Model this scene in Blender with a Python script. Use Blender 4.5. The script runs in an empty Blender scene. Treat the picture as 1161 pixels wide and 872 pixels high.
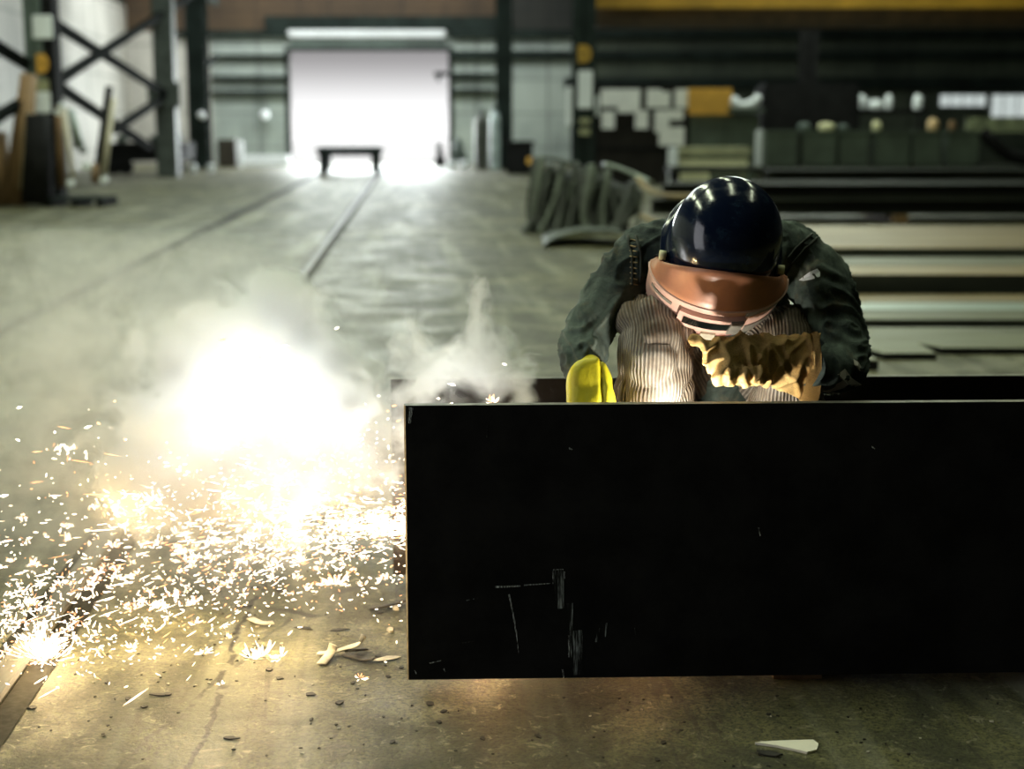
import bpy, bmesh, math, random
from mathutils import Vector, Matrix, noise
R = math.radians
random.seed(7)
C = bpy.context.scene.collection
V = Vector
# ------------------------------------------------------------------ camera
W_, H_ = 1161, 872
FPX = 1700.0
CAMZ = 1.34
PITCH = math.atan(291/FPX)
cam_d = bpy.data.cameras.new('camera'); cam = bpy.data.objects.new('camera', cam_d); C.objects.link(cam)
cam_d.sensor_width = 36; cam_d.lens = 36*FPX/W_
cam.location = (0, 0, CAMZ); cam.rotation_euler = (R(90)-PITCH, 0, 0)
cam_d.clip_end = 400
cam_d.dof.use_dof = True; cam_d.dof.focus_distance = 3.55; cam_d.dof.aperture_fstop = 52.7/24.0
bpy.context.scene.camera = cam
FW = V((0, math.cos(PITCH), -math.sin(PITCH))); UPV = V((0, math.sin(PITCH), math.cos(PITCH)))
O = V((0, 0, CAMZ))
def ray(px, py):
    return FW + V((1, 0, 0))*((px-W_/2)/FPX) + UPV*(-(py-H_/2)/FPX)
def P(px, py, D=None, z=None):
    """a point of the place: on the upright plane at distance D, or on the level plane at height z"""
    d = ray(px, py)
    t = D/d.y if D is not None else (z-CAMZ)/d.z
    return O + d*t
def PP(px, py, p0, n):
    d = ray(px, py); return O + d*((p0-O).dot(n)/d.dot(n))
def G(px, py): return P(px, py, z=0)
def ppm(D): return FPX/D

# ------------------------------------------------------------------ object helpers
def link(o, parent=None):
    C.objects.link(o)
    if parent is not None: o.parent = parent
    return o
def thing(name, label, cat, loc=(0, 0, 0), rz=0, group=None):
    o = bpy.data.objects.new(name, None); C.objects.link(o)
    o.location = loc; o.rotation_euler = (0, 0, rz); o['label'] = label; o['category'] = cat
    if group: o['group'] = group
    return o
def tag(o, label, cat, group=None, kind=None):
    o['label'] = label; o['category'] = cat
    if group: o['group'] = group
    if kind: o['kind'] = kind
    return o
def obj(name, bm, m, parent=None, smooth=False, world=True):
    me = bpy.data.meshes.new(name)
    bmesh.ops.recalc_face_normals(bm, faces=bm.faces)
    bm.to_mesh(me); bm.free()
    if smooth:
        for p in me.polygons: p.use_smooth = True
    for mm in (m if isinstance(m, (list, tuple)) else [m]): me.materials.append(mm)
    o = bpy.data.objects.new(name, me); link(o, parent)
    return o
def struct(name, bm, m, smooth=False):
    o = obj(name, bm, m, None, smooth); o['kind'] = 'structure'; return o
def nb(): return bmesh.new()
def bx(bm, c, s, rot=None, mi=0, bev=0.0):
    g = bmesh.ops.create_cube(bm, size=1)
    M = Matrix.Translation(c) @ (rot.to_4x4() if rot is not None else Matrix()) @ Matrix.Diagonal((s[0], s[1], s[2], 1))
    bmesh.ops.transform(bm, matrix=M, verts=g['verts'])
    fs = {f for v in g['verts'] for f in v.link_faces}
    for f in fs: f.material_index = mi
    if bev > 0:
        es = {e for f in fs for e in f.edges}
        bmesh.ops.bevel(bm, geom=list(es), offset=bev, segments=2, affect='EDGES')
def bx2(bm, a, b, mi=0, bev=0.0):
    a = V(a); b = V(b); bx(bm, (a+b)/2, (abs(b.x-a.x), abs(b.y-a.y), abs(b.z-a.z)), mi=mi, bev=bev)
def frame_of(d):
    d = d.normalized(); a = V((0, 0, 1)) if abs(d.z) < .9 else V((1, 0, 0))
    s = d.cross(a).normalized(); return s, s.cross(d).normalized()
def bar(bm, a, b, w, h, mi=0):
    a = V(a); b = V(b); d = b-a; s, u = frame_of(d)
    M = Matrix((s, d.normalized(), u)).transposed()
    bx(bm, (a+b)/2, (w, d.length, h), M, mi)
def cat(pts, n):
    """Catmull-Rom resample of tuples"""
    out = []; k = len(pts)
    for i in range(k-1):
        p0 = pts[max(i-1, 0)]; p1 = pts[i]; p2 = pts[i+1]; p3 = pts[min(i+2, k-1)]
        for j in range(n):
            t = j/n
            out.append(tuple(.5*((2*b)+(-a+c)*t+(2*a-5*b+4*c-d)*t*t+(-a+3*b-3*c+d)*t**3) for a, b, c, d in zip(p0, p1, p2, p3)))
    out.append(tuple(pts[-1])); return out
def tube(bm, pts, seg=16, n=6, caps=True, power=2.0, uv=None, side0=None, mi=0):
    """pts: (x,y,z,r) or (x,y,z,rside,rup)"""
    pts = [tuple(p)+((p[3],) if len(p) == 4 else ()) for p in pts]
    sp = cat(pts, n) if n > 1 else [tuple(map(float, p)) for p in pts]
    C3 = [V(p[:3]) for p in sp]
    rings = []; s = side0
    L = 0; Ls = []
    for i, c in enumerate(C3):
        d = (C3[min(i+1, len(C3)-1)]-C3[max(i-1, 0)])
        if d.length < 1e-9: d = V((0, 0, 1))
        d.normalize()
        if i: L += (C3[i]-C3[i-1]).length
        Ls.append(L)
        if s is None: s, _ = frame_of(d)
        s = (s-d*s.dot(d)).normalized(); u = s.cross(d).normalized()
        ring = []
        for k in range(seg):
            a = 2*math.pi*k/seg; ca, sa = math.cos(a), math.sin(a)
            if power != 2.0:
                ca = math.copysign(abs(ca)**(2/power), ca); sa = math.copysign(abs(sa)**(2/power), sa)
            ring.append(bm.verts.new(c + s*ca*sp[i][3] + u*sa*sp[i][4]))
        rings.append(ring)
    for i in range(len(rings)-1):
        for k in range(seg):
            f = bm.faces.new((rings[i][k], rings[i][(k+1) % seg], rings[i+1][(k+1) % seg], rings[i+1][k]))
            f.material_index = mi; f.smooth = True
            if uv is not None:
                for l, (kk, ii) in zip(f.loops, ((k, i), (k+1, i), (k+1, i+1), (k, i+1))):
                    l[uv].uv = (kk/seg, Ls[ii])
    if caps:
        for r in (rings[0], rings[-1]):
            try: f = bm.faces.new(r); f.material_index = mi
            except ValueError: pass
    return rings
def ball(bm, c, r, M=None, seg=16, mi=0):
    g = bmesh.ops.create_uvsphere(bm, u_segments=seg, v_segments=seg//2+2, radius=1)
    rr = (r, r, r) if not hasattr(r, '__len__') else r
    T = Matrix.Translation(c) @ (M.to_4x4() if M is not None else Matrix()) @ Matrix.Diagonal((*rr, 1))
    bmesh.ops.transform(bm, matrix=T, verts=g['verts'])
    for f in {f for v in g['verts'] for f in v.link_faces}: f.material_index = mi; f.smooth = True
def cyl(bm, a, b, r, seg=16, r2=None, mi=0):
    a = V(a); b = V(b); tube(bm, [(*a, r), (*b, r if r2 is None else r2)], seg=seg, n=1, mi=mi)
def fused(name, bm, voxel, m, parent=None, smooth_it=2, disp=None):
    """union the overlapping shapes of bm into one continuous skin, then displace"""
    me = bpy.data.meshes.new('tmp'); bmesh.ops.recalc_face_normals(bm, faces=bm.faces); bm.to_mesh(me); bm.free()
    o = bpy.data.objects.new('tmp', me); C.objects.link(o)
    md = o.modifiers.new('r', 'REMESH'); md.mode = 'VOXEL'; md.voxel_size = voxel; md.use_smooth_shade = True
    if smooth_it:
        sm = o.modifiers.new('s', 'SMOOTH'); sm.iterations = smooth_it; sm.factor = .5
    dg = bpy.context.evaluated_depsgraph_get()
    me2 = bpy.data.meshes.new_from_object(o.evaluated_get(dg)); me2.name = name
    bpy.data.objects.remove(o); bpy.data.meshes.remove(me)
    if disp:
        nrm = [v.normal.copy() for v in me2.vertices]
        for v, nn in zip(me2.vertices, nrm): v.co = v.co + nn*disp(v.co)
    for p in me2.polygons: p.use_smooth = True
    me2.materials.clear(); me2.materials.append(m)
    r = bpy.data.objects.new(name, me2); link(r, parent); return r

# ------------------------------------------------------------------ materials
class NT:
    def __init__(s, name, vol=False):
        s.m = bpy.data.materials.new(name); s.m.use_nodes = True; s.t = s.m.node_tree; s.n = s.t.nodes; s.l = s.t.links
        s.n.clear(); s.out = s.n.new('ShaderNodeOutputMaterial')
    def new(s, t, **k):
        n = s.n.new(t)
        for a, b in k.items(): setattr(n, a, b)
        return n
    def set(s, inp, v):
        if isinstance(v, bpy.types.NodeSocket): s.l.new(v, inp)
        else: inp.default_value = v
    def math(s, op, a, b=None, c=None, clamp=False):
        n = s.new('ShaderNodeMath', operation=op); n.use_clamp = clamp
        s.set(n.inputs[0], a)
        if b is not None: s.set(n.inputs[1], b)
        if c is not None: s.set(n.inputs[2], c)
        return n.outputs[0]
    def vm(s, op, a, b=None):
        n = s.new('ShaderNodeVectorMath', operation=op); s.set(n.inputs[0], a)
        if b is not None: s.set(n.inputs[1], b)
        return n
    def noise(s, vec, scale, detail=4, rough=.55, dist=0):
        n = s.new('ShaderNodeTexNoise'); s.l.new(vec, n.inputs['Vector'])
        n.inputs['Scale'].default_value = scale; n.inputs['Detail'].default_value = detail
        n.inputs['Roughness'].default_value = rough; n.inputs['Distortion'].default_value = dist
        return n.outputs['Fac']
    def ramp(s, f, lo, hi, a=0., b=1., smooth=True):
        n = s.new('ShaderNodeMapRange'); n.interpolation_type = 'SMOOTHSTEP' if smooth else 'LINEAR'
        s.set(n.inputs[0], f)
        for i, v in zip((1, 2, 3, 4), (lo, hi, a, b)): n.inputs[i].default_value = v
        return n.outputs[0]
    def mix(s, f, a, b, mode='MIX'):
        n = s.new('ShaderNodeMix', data_type='RGBA', blend_type=mode)
        s.set(n.inputs[0], f); s.set(n.inputs[6], a if isinstance(a, bpy.types.NodeSocket) else (*a, 1))
        s.set(n.inputs[7], b if isinstance(b, bpy.types.NodeSocket) else (*b, 1)); return n.outputs[2]
    def bump(s, h, strength=.3, dist=.01):
        n = s.new('ShaderNodeBump'); n.inputs['Strength'].default_value = strength; n.inputs['Distance'].default_value = dist
        s.l.new(h, n.inputs['Height']); return n.outputs[0]
    def bsdf(s, col, rough=.6, metal=0., spec=.5, normal=None):
        b = s.new('ShaderNodeBsdfPrincipled')
        s.set(b.inputs['Base Color'], col if isinstance(col, bpy.types.NodeSocket) else (*col, 1))
        s.set(b.inputs['Roughness'], rough); b.inputs['Metallic'].default_value = metal
        b.inputs['Specular IOR Level'].default_value = spec
        if normal is not None: s.l.new(normal, b.inputs['Normal'])
        s.l.new(b.outputs[0], s.out.inputs[0]); s.b = b; return b
    def obj(s): return s.new('ShaderNodeTexCoord').outputs['Object']
    def pos(s): return s.new('ShaderNodeNewGeometry').outputs['Position']
    def uv(s): return s.new('ShaderNodeTexCoord').outputs['UV']
def simple(name, col, rough=.6, metal=0., var=.35, scale=3., bump=.15, spec=.5, stretch=None):
    t = NT(name); v = t.obj()
    if stretch: v = t.vm('MULTIPLY', v, stretch).outputs[0]
    n = t.noise(v, scale, 6, .6)
    f = t.ramp(n, .3, .7)
    c = t.mix(f, tuple(x*(1-var) for x in col), tuple(min(1, x*(1+var)) for x in col))
    n2 = t.noise(v, scale*9, 3)
    t.bsdf(c, t.ramp(n2, .2, .8, max(.04, rough-.1), min(1, rough+.1)), metal, spec, t.bump(n2, bump, .004) if bump else None)
    return t.m
def emis(name, col, k):
    t = NT(name); e = t.new('ShaderNodeEmission'); e.inputs[0].default_value = (*col, 1); e.inputs[1].default_value = k
    t.l.new(e.outputs[0], t.out.inputs[0]); return t.m

# rails lie along a line a little off the camera's axis
RA = G(290, 385); RB = G(430, 195); rail_dir = (RB-RA).normalized()
LA = G(0, 375); LB = G(355, 200)
rail_yaw = math.atan2(rail_dir.y, rail_dir.x)-math.pi/2

def floor_mat():
    t = NT('stained_concrete'); p = t.pos()
    big = t.noise(p, .35, 5, .6); mid = t.noise(p, 2.3, 6, .65, .6); fine = t.noise(p, 34, 5, .7)
    col = t.mix(t.ramp(big, .35, .65), (.090, .088, .032), (.225, .215, .092))
    col = t.mix(t.ramp(mid, .42, .58, 0, .8), col, (.040, .044, .020))
    col = t.mix(t.ramp(t.noise(p, 7.5, 8, .75, 1.2), .56, .70, 0, .6), col, (.035, .032, .020))
    col = t.mix(t.ramp(t.noise(p, 5.1, 8, .7, .5), .60, .74, 0, .55), col, (.36, .33, .22))
    col = t.mix(t.ramp(fine, .35, .75, 0, .6), col, (.035, .033, .02))
    grit = t.noise(p, 95, 4, .8)
    col = t.mix(t.ramp(grit, .48, .58, 0, .9), col, (.022, .020, .012))
    blot = t.noise(p, 15, 9, .8, 1.5)
    col = t.mix(t.ramp(blot, .52, .60, 0, .7), col, (.040, .036, .020))
    col = t.mix(t.ramp(t.noise(p, 21, 9, .8, .8), .56, .64, 0, .6), col, (.38, .35, .23))
    # tyre and drag marks along the rails
    q = t.new('ShaderNodeMapping'); t.l.new(p, q.inputs[0]); q.inputs['Rotation'].default_value = (0, 0, -rail_yaw)
    st = t.vm('MULTIPLY', q.outputs[0], (2.2, .12, 1)).outputs[0]
    col = t.mix(t.ramp(t.noise(st, 1.6, 4, .6, .3), .5, .68, 0, .45), col, (.30, .30, .22))
    st2 = t.vm('MULTIPLY', q.outputs[0], (9, .55, 1)).outputs[0]
    col = t.mix(t.ramp(t.noise(st2, 1.3, 6, .7, .8), .60, .66, 0, .6), col, (.03, .028, .018))
    # cracks and joints in the slab
    wob = t.math('MULTIPLY', t.math('SUBTRACT', t.noise(p, 5, 4, .6), .5), .10)
    def crack(a, b, w, k):
        nonlocal col
        a = V((a.x, a.y, 0)); b = V((b.x, b.y, 0)); d = (b-a); L = d.length; d.normalize(); n = V((-d.y, d.x, 0))
        dist = t.math('ABSOLUTE', t.math('ADD', t.math('SUBTRACT', t.vm('DOT_PRODUCT', p, tuple(n)).outputs['Value'], a.dot(n)), wob))
        al = t.math('SUBTRACT', t.vm('DOT_PRODUCT', p, tuple(d)).outputs['Value'], a.dot(d))
        inside = t.math('MULTIPLY', t.math('GREATER_THAN', al, 0.), t.math('LESS_THAN', al, L))
        m = t.math('MULTIPLY', t.math('MULTIPLY', t.ramp(dist, w*.3, w, 1, 0), inside), t.ramp(t.noise(p, 11, 3), .38, .5, 0, k))
        col = t.mix(m, col, (.02, .018, .01))
    crack(G(318, 600), G(212, 880), .011, .95)
    crack(G(330, 700), G(120, 880), .008, .7)
    crack(G(130, 790), G(70, 872), .012, .6)
    crack(G(560, 790), G(700, 872), .008, .5)
    crack(G(0, 545), G(200, 590), .03, .5)
    crack(G(470, 655), G(380, 672), .03, .9)
    crack(G(400, 705), G(300, 690), .02, .8)
    h = t.math('ADD', t.math('ADD', t.math('MULTIPLY', fine, .5), mid), t.math('MULTIPLY', blot, .6))
    rough = t.ramp(mid, .3, .7, .42, .68)
    t.bsdf(col, rough, 0, .38, t.bump(h, .6, .012)); return t.m
M_floor = floor_mat()
M_blacksteel = simple('mill_scale_steel', (.010, .010, .009), .7, 0, .5, 6, .1, .12)
M_beam = simple('dark_beam_steel', (.026, .029, .023), .65, .0, .5, 1.5, .15, .15, (.3, 2, 2))
M_plate_top = simple('rusty_plate_steel', (.27, .205, .11), .5, .2, .35, .8, .1, .5, (.25, 2, 1))
M_plate_green = simple('grey_green_plate_steel', (.165, .17, .115), .5, .2, .35, .9, .1, .5, (.25, 2, 1))
M_blue_steel = simple('bluish_bright_steel', (.34, .40, .37), .4, .3, .25, .9, .05, .5, (.25, 2, 1))
M_col = simple('dark_green_column_paint', (.014, .021, .018), .7, 0, .4, 1.2, .1, .12)
M_colface = simple('grey_green_column_paint', (.075, .10, .088), .55, 0, .3, 1.2, .1)
M_white = simple('white_paint', (.75, .78, .80), .5, 0, .08, 2, .05)
M_orange = simple('orange_sign_paint', (.62, .33, .05), .5, 0, .12, 3, .05)
M_yellow = simple('yellow_crane_paint', (.36, .21, .02), .5, 0, .25, 1, .05)
M_black = simple('black_rubber', (.010, .010, .010), .8, 0, .3, 4, .1, .1)
M_brownwood = simple('brown_timber', (.20, .12, .055), .7, 0, .4, 2, .2, .4, (6, 6, .6))
M_palewood = simple('pale_timber', (.55, .50, .38), .7, 0, .25, 3, .2, .4, (6, 6, .6))
M_cream = simple('cream_paint', (.72, .70, .42), .55, 0, .1, 2, .05)
M_oliv = simple('olive_bench_paint', (.30, .30, .17), .6, 0, .2, 2, .05)
M_bin = simple('grey_green_bin_paint', (.062, .082, .060), .6, 0, .25, 2, .1)
M_board = simple('dark_brown_board', (.018, .016, .013), .8, 0, .3, 2, .1, .1)
M_paper = simple('paper', (.80, .80, .76), .7, 0, .06, 4, .03)
M_railtop = simple('worn_rail_steel', (.085, .08, .06), .50, .0, .3, 3, .05, .6, (4, .4, 1))
M_railgap = simple('dirty_flangeway', (.018, .016, .010), .8, 0, .4, 6, .1, .2)
M_scrap = simple('oily_scrap_steel', (.015, .020, .016), .6, 0, .6, 4, .3)
M_scraplit = simple('lit_scrap_steel', (.050, .062, .048), .6, 0, .4, 4, .3)  # lighter copy of the scrap steel, its highlights are in the colour
M_chip = simple('burnt_slag', (.020, .017, .012), .7, 0, .6, 25, .3)
M_chiplit = simple('pale_scale_flake', (.50, .46, .36), .6, 0, .3, 25, .3)

def clad(name, c1, c2, period=.9, axis=(1, 0, 0)):
    t = NT(name); p = t.pos()
    a = t.vm('DOT_PRODUCT', p, axis).outputs['Value']
    rib = t.math('SINE', t.math('MULTIPLY', a, 2*math.pi/.28))
    seam = t.ramp(t.math('ABSOLUTE', t.math('SUBTRACT', t.math('FRACT', t.math('DIVIDE', a, period*3)), .5)), .0, .035, 1, 0)
    z = t.new('ShaderNodeSeparateXYZ'); t.l.new(p, z.inputs[0])
    lap = t.ramp(t.math('ABSOLUTE', t.math('SUBTRACT', t.math('FRACT', t.math('DIVIDE', z.outputs[2], 1.25)), .5)), .0, .05, 1, 0)
    n = t.noise(p, .5, 5, .6)
    col = t.mix(t.ramp(n, .3, .7), c1, c2)
    st = t.vm('MULTIPLY', p, (1.2, 1.2, .15)).outputs[0]
    col = t.mix(t.ramp(t.noise(st, 1.5, 5), .5, .72, 0, .5), col, tuple(x*.45 for x in c1))
    col = t.mix(t.math('MULTIPLY', t.math('MAXIMUM', seam, lap), .55), col, tuple(x*.3 for x in c1))
    t.bsdf(col, .6, 0, .4, t.bump(rib, .5, .03)); return t.m
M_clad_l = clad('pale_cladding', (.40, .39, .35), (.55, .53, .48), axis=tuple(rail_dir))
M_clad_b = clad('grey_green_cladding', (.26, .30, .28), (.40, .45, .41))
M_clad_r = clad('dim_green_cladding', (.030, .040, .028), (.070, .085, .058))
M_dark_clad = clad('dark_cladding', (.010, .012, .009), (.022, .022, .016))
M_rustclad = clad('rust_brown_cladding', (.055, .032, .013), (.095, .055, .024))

# ------------------------------------------------------------------ setting
YB = 57.0
# left wall line, parallel with the rails
WL0 = P(150, 190, YB); WL0.z = 0
wl_n = V((rail_dir.y, -rail_dir.x, 0))
WL1 = WL0 - rail_dir*66
XR = 22.0; HC = 9.0
bm = nb(); bx2(bm, (-16, -8, -.15), (XR+1, YB+.3, 0)); struct('floor', bm, M_floor)
bm = nb(); bx2(bm, (-45, YB+.3, -.2), (45, 140, -.02))
struct('ground', bm, simple('outdoor_concrete', (.85, .85, .84), .8, 0, .05, .2, .05))
bm = nb(); bx2(bm, (-16, -8, HC), (XR+1, YB+.3, HC+.2)); struct('ceiling', bm, M_dark_clad)
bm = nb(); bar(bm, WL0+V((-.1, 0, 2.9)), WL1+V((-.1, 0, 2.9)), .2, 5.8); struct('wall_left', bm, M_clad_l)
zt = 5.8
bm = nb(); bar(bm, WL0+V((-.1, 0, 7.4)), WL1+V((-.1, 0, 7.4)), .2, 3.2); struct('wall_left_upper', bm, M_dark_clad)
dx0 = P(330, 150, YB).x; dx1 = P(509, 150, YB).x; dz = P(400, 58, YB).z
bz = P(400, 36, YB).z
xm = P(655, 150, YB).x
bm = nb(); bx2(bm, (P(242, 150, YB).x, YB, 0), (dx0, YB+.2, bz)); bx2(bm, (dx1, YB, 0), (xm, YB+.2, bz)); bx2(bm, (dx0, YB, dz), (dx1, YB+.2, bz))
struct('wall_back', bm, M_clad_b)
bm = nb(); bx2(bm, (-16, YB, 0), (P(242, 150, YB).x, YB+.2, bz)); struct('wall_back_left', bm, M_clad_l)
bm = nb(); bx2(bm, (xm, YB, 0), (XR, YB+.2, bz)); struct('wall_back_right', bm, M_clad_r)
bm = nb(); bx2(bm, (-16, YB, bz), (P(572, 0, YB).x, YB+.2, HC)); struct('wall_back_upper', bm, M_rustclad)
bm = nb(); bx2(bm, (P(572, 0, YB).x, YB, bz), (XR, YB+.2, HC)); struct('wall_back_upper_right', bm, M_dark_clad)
bm = nb(); bx2(bm, (XR, -8, 0), (XR+.2, YB, HC)); struct('wall_right', bm, M_dark_clad)
bm = nb(); bx2(bm, (-16, -8.2, 0), (XR, -8, HC)); struct('wall_front', bm, M_dark_clad)
# roll-up door: frame, header strip of daylight panel, shutter guides
dr = bpy.data.objects.new('door_1', None); C.objects.link(dr); dr['kind'] = 'structure'
bm = nb(); s = .16
bx2(bm, (dx0-s, YB-.12, 0), (dx0, YB+.02, dz+s)); bx2(bm, (dx1, YB-.12, 0), (dx1+s, YB+.02, dz+s)); bx2(bm, (dx0, YB-.12, dz), (dx1, YB+.02, dz+s))
obj('door_frame', bm, M_col, dr)
z0 = P(400, 43, YB).z; z1 = P(400, 33, YB).z
bm = nb(); bx2(bm, (dx0, YB-.35, z0), (dx1-.1, YB-.02, z1), bev=.05); obj('shutter_housing', bm, M_white, dr)
bm = nb(); bx2(bm, (dx0+.1, YB-.1, dz+s), (dx1-.1, YB-.04, z0)); obj('rolled_shutter', bm, M_colface, dr)
# girts, horizontal rails across the far wall
def girt(n, y, x0, x1, h=.22, m=M_col, D=YB-.2):
    a = P(x0, y, D); b = P(x1, y, D); bm = nb()
    bx2(bm, (a.x, D-.1, a.z-h/2), (b.x, D+.1, a.z+h/2)); bx2(bm, (a.x, D-.14, a.z-h/2-.02), (b.x, D-.1, a.z-h/2+.06))
    struct('trim_%d' % n, bm, m)
girt(1, 38, 200, 330); girt(2, 38, 509, 1250, .3); girt(3, 62, 509, 1250, .3); girt(4, 94, 640, 1250, .4); girt(5, 64, 240, 329, .14); girt(6, 88, 240, 329, .14)
girt(7, 105, 240, 329, .14); girt(8, 85, 510, 560, .15); girt(9, 103, 510, 560, .15); girt(10, 26, 300, 575, .5)
# tall windows low in the far right wall
for i, (a, b, c, d) in enumerate([(1064, 1120, 106, 122), (1122, 1185, 106, 134)]):
    w = bpy.data.objects.new('window_%d' % (i+1), None); C.objects.link(w); w['kind'] = 'structure'
    p = P(a, d, YB-.1); q = P(b, c, YB-.1)
    bm = nb(); bx2(bm, (p.x, YB-.03, p.z), (q.x, YB-.01, q.z)); obj('window_pane', bm, emis('daylit_glass', (.85, .95, .92), .62), w)
    bm = nb()
    for x in (p.x, q.x): bx2(bm, (x-.05, YB-.1, p.z), (x+.05, YB-.0, q.z))
    for k in range(1, 4):
        x = p.x+(q.x-p.x)*k/4; bx2(bm, (x-.015, YB-.06, p.z), (x+.015, YB-.0, q.z))
    for z in (p.z, q.z): bx2(bm, (p.x, YB-.1, z-.05), (q.x, YB-.0, z+.05))
    obj('window_frame', bm, M_bin, w)

# ------------------------------------------------------------------ columns
def wide_col(label, x0, x1, D, face=M_colface, h=HC, base=None):
    a = P(x0, 150, D).x; b = P(x1, 150, D).x; w = b-a
    t = thing('steel_column', label, 'column', ((a+b)/2, D, 0)); t['kind'] = 'structure'
    bm = nb(); f = .03
    bx2(bm, (-w/2, -w*.5, 0), (w/2, -w*.5+f, h)); bx2(bm, (-w/2, w*.5-f, 0), (w/2, w*.5, h)); bx2(bm, (-f/2, -w*.5, 0), (f/2, w*.5, h))
    obj('column_shaft', bm, face, t)
    bm = nb(); bx2(bm, (-w*.75, -w*.75, 0), (w*.75, w*.75, .04))
    for sx in (-1, 1):
        for sy in (-1, 1): cyl(bm, (sx*w*.62, sy*w*.62, .04), (sx*w*.62, sy*w*.62, .09), .02, 8)
    obj('base_plate', bm, M_col, t)
    return t, w
def on_column(name, label, catg, px0, px1, py0, py1, D, m, th=.03, bev=.0, glyph=None):
    a = P(px0, py1, D); b = P(px1, py0, D); bm = nb()
    bx2(bm, (a.x, D-th, a.z), (b.x, D, b.z), bev=bev)
    o = obj(name, bm, m); tag(o, label, catg); return o
tc, wc = wide_col('tall grey-green steel column with signs, beside leaning timbers at left', 36, 56, 27.0)
t2, w2 = wide_col('slim dark column in front of pale cladding, behind the black flatbed', 216, 238, 50.0, M_col)
t3, w3 = wide_col('slim black column standing right of the bright doorway and gas cylinders', 562, 581, 50.0, M_col)
t4, w4 = wide_col('green column with long white sign behind the scrap heap', 648, 674, 33.0, M_col)
t5, w5 = wide_col('black column behind the black tank on the right', 904, 923, 45.0, M_black)
bm = nb(); a = P(56, 150, 27.2); b = P(70, 150, 27.2)
bx2(bm, (a.x, 27.0, 0), (b.x, 27.4, HC)); o = obj('steel_column', bm, M_black); tag(o, 'narrow black steel post against the signed column', 'column', kind='structure')
D = 27.0-wc/2-.005
on_column('sign', 'white plate high on the left column, top edge of picture', 'sign', 38, 59, 17, 44, D, M_white, .03, .01)
on_column('sign', 'white label plate on left column under the orange letter', 'sign', 40, 57, 104, 128, D, M_white, .03, .01)
on_column('sign', 'small olive-yellow plate between orange letter and white label', 'sign', 42, 55, 90, 103, D, M_oliv, .02)
def letterD(name, label, px, py, w, h, D, m, mark=M_col):
    c = P(px, py, D); k = D/FPX; W, Hh = w*k, h*k
    bm = nb(); pts = [(-W/2, -Hh/2), (0, -Hh/2)]
    for i in range(13):
        a = -math.pi/2+math.pi*i/12; pts.append((W/2*math.cos(a)*1.0, Hh/2*math.sin(a)))
    pts += [(0, Hh/2), (-W/2, Hh/2)]
    vs = [bm.verts.new((c.x+x, D-.03, c.z+z)) for x, z in pts]
    f = bm.faces.new(vs); r = bmesh.ops.extrude_face_region(bm, geom=[f])
    bmesh.ops.translate(bm, vec=(0, .03, 0), verts=[g for g in r['geom'] if isinstance(g, bmesh.types.BMVert)])
    # dark counter of the letter
    bx(bm, (c.x+.01, D-.034, c.z), (W*.16, .01, Hh*.26), mi=1)
    o = obj(name, bm, [m, mark]); tag(o, label, 'sign')
letterD('sign', 'orange letter D plate on the left column', 48.5, 72, 13, 21, D, M_orange)
D = 33-w4/2-.005
letterD('sign', 'yellow letter D plate on column behind the scrap heap', 663, 61, 15, 19, D, M_yellow)
on_column('sign', 'long white plate on column behind the scrap heap', 'sign', 655, 672, 80, 123, D, M_white, .03, .01)
on_column('sign', 'upper short olive plate below the long white plate', 'sign', 657, 669, 134, 140, D, M_oliv, .02)
on_column('sign', 'lower short olive plate below the long white plate', 'sign', 657, 669, 146, 153, D, M_oliv, .02)
on_column('light_tube', 'bright white upright tube left of the signed green column', 'tube', 642, 652, 98, 142, D+.1, M_white, .06, .02)
on_column('light_tube', 'thin pale upright tube right of the signed green column', 'tube', 673, 679, 108, 132, D+.1, M_white, .05, .02)
# yellow crane girder high on the right
a = P(668, 8, 33.6); b = P(1300, 0, 33.6)
t = thing('crane_girder', 'long yellow crane girder across the top right', 'girder', (a.x, 33.9, a.z))
bm = nb(); L = b.x-a.x; bx2(bm, (0, -.15, 0), (L, .15, .04)); bx2(bm, (0, -.02, .04), (L, .02, .6)); bx2(bm, (0, -.15, .6), (L, .15, .64)); obj('girder_beam', bm, M_yellow, t)
bm = nb(); bx2(bm, (0, -.04, .64), (L, .04, .70)); obj('crane_rail', bm, M_col, t)
bm = nb(); a = P(675, 32, 34.5); b = P(1300, 10, 34.5); bx2(bm, (a.x, 34.3, a.z), (b.x, 34.6, a.z+.42)); bx2(bm, (a.x, 34.1, a.z), (b.x, 34.8, a.z+.04))
tag(obj('girder_walkway', bm, simple('brown_steel', (.06, .04, .02), .6)), 'dark brown walkway beam below the yellow girder', 'beam')
# cross bracing along the left wall
M_brace = simple('black_brace_paint', (.008, .010, .009), .9, 0, .3, 2, 0, .02)
pn = wl_n; p0 = G(47, 230)
br = [((-40, 32), (40, 80)), ((62, 95), (222, -8)), ((62, 28), (195, 112)), ((60, 95), (170, 168)), ((130, 148), (196, 104)), ((-30, 150), (40, 108)), ((232, 75), (246, 66))]
lb = ['diagonal brace left of the signed column, falling to it', 'long diagonal brace rising right from the signed column', 'thin diagonal brace falling right to the dark post',
      'lower diagonal brace falling right behind the leaning plank', 'short brace rising to the dark post', 'short brace rising right to the signed column', 'faint short brace by the slim dark column']
for (a, b), l in zip(br, lb):
    A = PP(*a, p0, pn); B = PP(*b, p0, pn); bm = nb()
    bar(bm, A, B, .10, .16); d = (B-A).normalized(); bar(bm, A+V((0, 0, .07)), B+V((0, 0, .07)), .2, .03)
    tag(obj('diagonal_brace', bm, M_brace), l, 'brace')
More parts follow.
